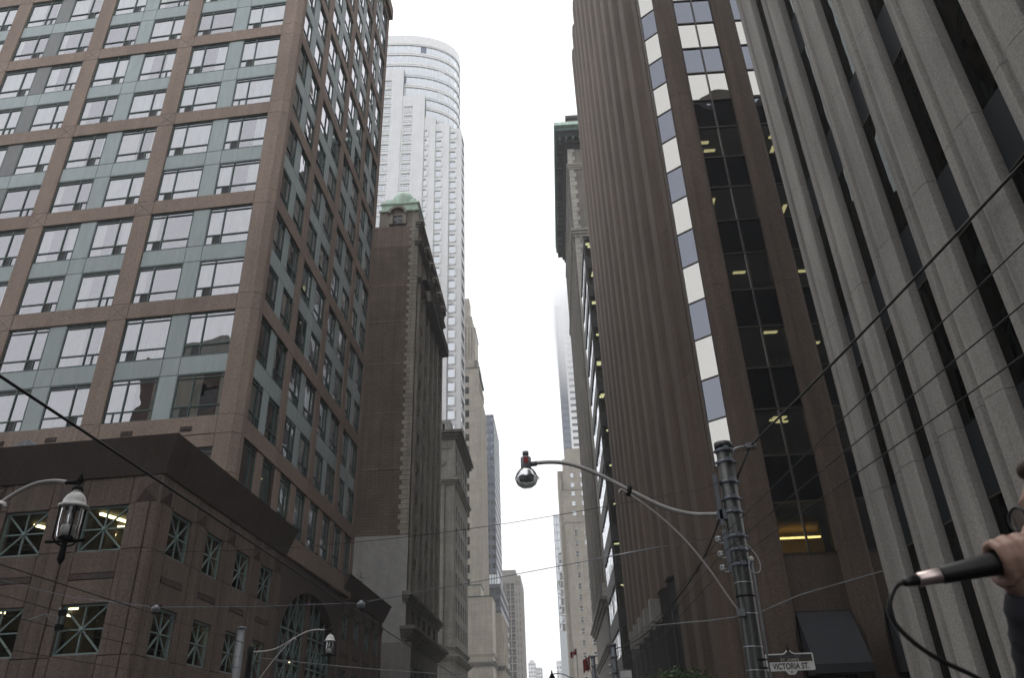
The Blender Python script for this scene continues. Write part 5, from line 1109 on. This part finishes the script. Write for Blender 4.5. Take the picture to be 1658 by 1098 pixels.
# ================================================================== singer at the right edge
PS_ = MB()      # head, neck, hands: one skin surface
hc = Vector((.972, 1.425, 1.845))
PS_.ball(hc, (.098, .075, .112), 20, 14); PS_.ball(hc + Vector((-.03, 0, -.075)), (.062, .055, .06), 16, 10)
PS_.tube([hc + Vector((-.085, 0, .0)), hc + Vector((-.108, 0, -.03)), hc + Vector((-.112, 0, -.045))], [.009, .014, .013], 8); PS_.ball(hc + Vector((-.075, 0, .032)), (.022, .05, .012)); PS_.ball(hc + Vector((-.086, 0, -.075)), (.012, .024, .007)); PS_.ball(hc + Vector((-.086, 0, -.088)), (.012, .021, .007)); PS_.ball(hc + Vector((-.07, 0, -.12)), (.025, .025, .02))
for s in (-1, 1): PS_.ball(hc + Vector((.01, s * .078, -.015)), (.02, .01, .032)); PS_.ball(hc + Vector((-.065, s * .032, .0)), (.018, .02, .013))
PS_.tube([hc + Vector((.03, 0, -.07)), (1.0, 1.43, 1.66), (1.04, 1.45, 1.56)], [.055, .056, .075], 14)
mic_a, mic_b = Vector((.665, 1.4315, 1.744)), Vector((.9, 1.42, 1.779)); ax = (mic_b - mic_a).normalized(); cpt = Vector((.826, 1.4245, 1.768))
e1 = Vector((0, -1, 0)); e1 = (e1 - ax * e1.dot(ax)).normalized(); e2 = ax.cross(e1) * -1
if e2.z < 0: e2 = -e2
def ring(off, a, r): return cpt + ax * off + (e1 * math.cos(a) + e2 * math.sin(a)) * r
for k, (off, rr) in enumerate(((-.034, .0095), (-.013, .0105), (.009, .0105), (.029, .0092))):
    r_ = .031 + .002 * (k in (1, 2)); PS_.tube([ring(off, R(d_), r_ + .004 * math.sin(R(d_ * 1.5))) for d_ in (175, 140, 105, 70, 35, 0, -35, -62)], [rr * 1.08, rr * 1.08, rr * 1.12, rr, rr * 1.08, rr, rr * .95, rr * .8], 10)
PS_.tube([ring(-.03, R(205), .036), ring(-.034, R(240), .034), ring(-.03, R(275), .032), ring(-.02, R(305), .031)], [.014, .012, .0115, .009], 10)
wr = Vector((.85, 1.447, 1.728))
PS_.tube([ring(.0, R(165), .035), ring(.0, R(195), .042), ring(.0, R(225), .045), wr], [.026, .03, .03, .027], 12); PS_.tube([ring(-.028, R(180), .037), ring(.026, R(180), .037)], .021, 12); PS_.tube([ring(-.024, R(215), .042), ring(.022, R(215), .042)], .02, 12)
el = Vector((.895, 1.575, 1.49)); PS_.tube([wr, wr.lerp(el, .5), el], [.027, .035, .042], 12)
lw = Vector((.98, 1.17, .93)); PS_.tube([(1.05, 1.45, 1.58), (1.05, 1.3, 1.48), (1.04, 1.2, 1.25), (1.0, 1.17, 1.04)], [.06, .05, .045, .03], 10); PS_.tube([(1.05, 1.45, 1.58), (1.03, 1.6, 1.5), el], [.06, .05, .04], 10); PS_.tube([(.99, 1.17, 1.05), lw, (.97, 1.175, .88)], [.028, .034, .03], 10)
for k in range(4): PS_.tube([lw + Vector((-.028 + .02 * k, 0, -.05)), lw + Vector((-.03 + .02 * k, .004, -.095)), lw + Vector((-.03 + .018 * k, .018, -.135 - .008 * (k in (1, 2))))], [.01, .0095, .008], 8)
PS_.tube([lw + Vector((-.03, .0, -.01)), lw + Vector((-.052, .01, -.045)), lw + Vector((-.05, .018, -.08))], [.013, .011, .009], 8)
def remesh(o, v):
    m = o.modifiers.new('merge', 'REMESH'); m.mode = 'VOXEL'; m.voxel_size = v; m.use_smooth_shade = True; s = o.modifiers.new('soften', 'SMOOTH'); s.iterations = 4; s.factor = .5
person = PS_.build('person', M['skin']); remesh(person, .0045); tag(person, 'person in dark grey hooded top and spectacles singing into a microphone, right edge', 'person')
jk = MB(); jk.tube([(1.04, 1.45, 1.6), (1.05, 1.45, 1.5), (1.06, 1.45, 1.25), (1.05, 1.45, 1.0), (1.05, 1.45, .92)], [.1, .165, .165, .16, .165], 18)
jk.tube([(1.05, 1.28, 1.5), (1.05, 1.62, 1.5)], .085, 12); jk.tube([(1.05, 1.62, 1.5), (1.02, 1.66, 1.44), el, wr.lerp(el, .5), wr.lerp(el, .1), wr.lerp(el, .05)], [.08, .068, .062, .056, .051, .044], 14)
jk.tube([(1.05, 1.28, 1.5), (1.04, 1.2, 1.25), (1.0, 1.17, 1.04)], [.08, .06, .045], 12); jk.tube([(1.12, 1.32, 1.57), (1.17, 1.45, 1.56), (1.12, 1.58, 1.57)], .06, 12)
for t_ in (.16, .34, .47, .62): p = wr.lerp(el, t_); q = wr.lerp(el, t_ + .05); jk.tube([p, q], [.056 + .012 * t_, .05], 14)
j_ = jk.build('hooded_top', M['hood'], person); remesh(j_, .009)
tj = MB()
for s in (-1, 1): tj.tube([(1.05, 1.45 + s * .07, .98), (1.04, 1.45 + s * .095, .55), (1.05, 1.45 + s * .1, .18)], [.105, .075, .062], 14)
tj.tube([(1.05, 1.34, .95), (1.05, 1.56, .95)], .12, 14); t_ = tj.build('trousers', M['jeans'], person); remesh(t_, .012)
for s in (-1, 1): MB().ball((1.0, 1.45 + s * .1, .15), (.14, .05, .048)).build('shoe', M['shoe'], person)
hr = MB(); hr.ball(hc + Vector((.022, 0, .03)), (.096, .081, .098), 18, 12); hr.ball(hc + Vector((-.035, 0, .09)), (.05, .06, .024), 14, 8); hr.ball(hc + Vector((.06, 0, -.02)), (.06, .07, .075), 14, 8); h_ = hr.build('hair', M['hair'], person); remesh(h_, .006)
gs = MB()
for s in (-1, 1):
    c = hc + Vector((-.1, s * .035, .002)); gs.tube([c + Vector((0, .028 * math.cos(a), .021 * math.sin(a))) for a in [2 * math.pi * k / 16 for k in range(17)]], .0028, 6, False); gs.tube([c + Vector((0, s * .028, .008)), hc + Vector((-.05, s * .078, .01)), hc + Vector((.02, s * .084, .004))], .003, 6)
gs.tube([hc + Vector((-.1, -.008, .006)), hc + Vector((-.104, 0, .01)), hc + Vector((-.1, .008, .006))], .0025, 6); g_ = gs.build('spectacles', M['micblack'], person)
for s in (-1, 1): c = hc + Vector((-.1, s * .035, .002)); MB().add([c + Vector((0, .027 * math.cos(a), .02 * math.sin(a))) for a in [2 * math.pi * k / 16 for k in range(16)]], [tuple(range(16))]).build('lens', M['lens'], g_)
MC = thing('microphone', tuple(mic_a), 'black hand microphone with silver collar and cable held by the singer', 'microphone')
def along(d): return mic_a + ax * d
MB().tube([along(.022), along(.024), along(.09), along(.165), along(.172)], [.0145, .0155, .0185, .0232, .022], 20).build('handle', M['micblack'], MC)
MB().tube([along(-.018), along(-.016), along(.021), along(.023)], [.0105, .0118, .0142, .0138], 18).build('collar', M['micsilver'], MC)
MB().tube([along(.172), along(.18), along(.2), along(.222), along(.23)], [.022, .025, .026, .02, .008], 18).build('grille', M['steel'], MC)
MB().tube([along(-.045), along(-.04), along(-.016)], [.0055, .0075, .0105], 14).build('connector', M['micblack'], MC)
MB().tube(smooth_path([along(-.04), along(-.055), (.588, 1.418, 1.715), (.578, 1.42, 1.69), (.586, 1.425, 1.665), (.615, 1.43, 1.632), (.655, 1.44, 1.606), (.72, 1.455, 1.578), (.8, 1.45, 1.5), (.85, 1.3, 1.1), (.8, 1.1, .4), (.7, .9, .12), (.2, -.5, .115)], 3), .0042, 8).build('cable', M['wire'], MC)

# ================================================================== misty air
hz, t_, o_ = nodes('mist'); v_ = N(t_, 'VolumePrincipled', Density=.0006); v_.inputs['Color'].default_value = (.985, .992, 1.0, 1); v_.inputs['Anisotropy'].default_value = .2; t_.links.new(v_.outputs[0], o_.inputs['Volume'])
tag(MB().box(-130, 130, -75, 790, -1.6, 275).build('haze', hz), 'pale misty air filling the whole street', kind='stuff')

lc, t_, o_ = nodes('low_cloud'); L_k = t_.links.new; v_ = N(t_, 'VolumePrincipled', Density=1.0); v_.inputs['Color'].default_value = (1.0, 1.0, 1.0, 1)
tc = N(t_, 'NewGeometry'); sx_ = N(t_, 'SeparateXYZ'); L_k(tc.outputs['Position'], sx_.inputs[0])
rp = N(t_, 'ValToRGB'); mr = N(t_, 'MapRange'); mr.inputs['From Min'].default_value = 140; mr.inputs['From Max'].default_value = 270; L_k(sx_.outputs[2], mr.inputs['Value']); L_k(mr.outputs[0], rp.inputs[0])
rp.color_ramp.interpolation = 'EASE'; rp.color_ramp.elements[0].position = .2; rp.color_ramp.elements[0].color = (0, 0, 0, 1); rp.color_ramp.elements[1].position = .7; rp.color_ramp.elements[1].color = (1, 1, 1, 1); e_ = rp.color_ramp.elements.new(.82); e_.color = (1, 1, 1, 1); e_ = rp.color_ramp.elements.new(.97); e_.color = (0, 0, 0, 1)
mx_ = N(t_, 'MapRange', interpolation_type='SMOOTHSTEP'); mx_.inputs['From Min'].default_value = 5.5; mx_.inputs['From Max'].default_value = 14; mx_.inputs['To Max'].default_value = .16; L_k(sx_.outputs[0], mx_.inputs['Value'])
my_ = N(t_, 'MapRange', interpolation_type='SMOOTHSTEP'); my_.inputs['From Min'].default_value = 374; my_.inputs['From Max'].default_value = 396; L_k(sx_.outputs[1], my_.inputs['Value'])
mu_ = N(t_, 'Math', operation='MULTIPLY'); L_k(rp.outputs[0], mu_.inputs[0]); L_k(mx_.outputs[0], mu_.inputs[1]); mv_ = N(t_, 'Math', operation='MULTIPLY'); L_k(mu_.outputs[0], mv_.inputs[0]); L_k(my_.outputs[0], mv_.inputs[1]); L_k(mv_.outputs[0], v_.inputs['Density']); L_k(v_.outputs[0], o_.inputs['Volume'])
tag(MB().box(5, 60, 373, 410, 141, 271).build('low_cloud', lc), 'low white cloud swallowing the top of the far skyscraper', kind='stuff')
for m_ in ('lamp_panel', 'warm', 'tube'): M[m_].cycles.emission_sampling = 'NONE'
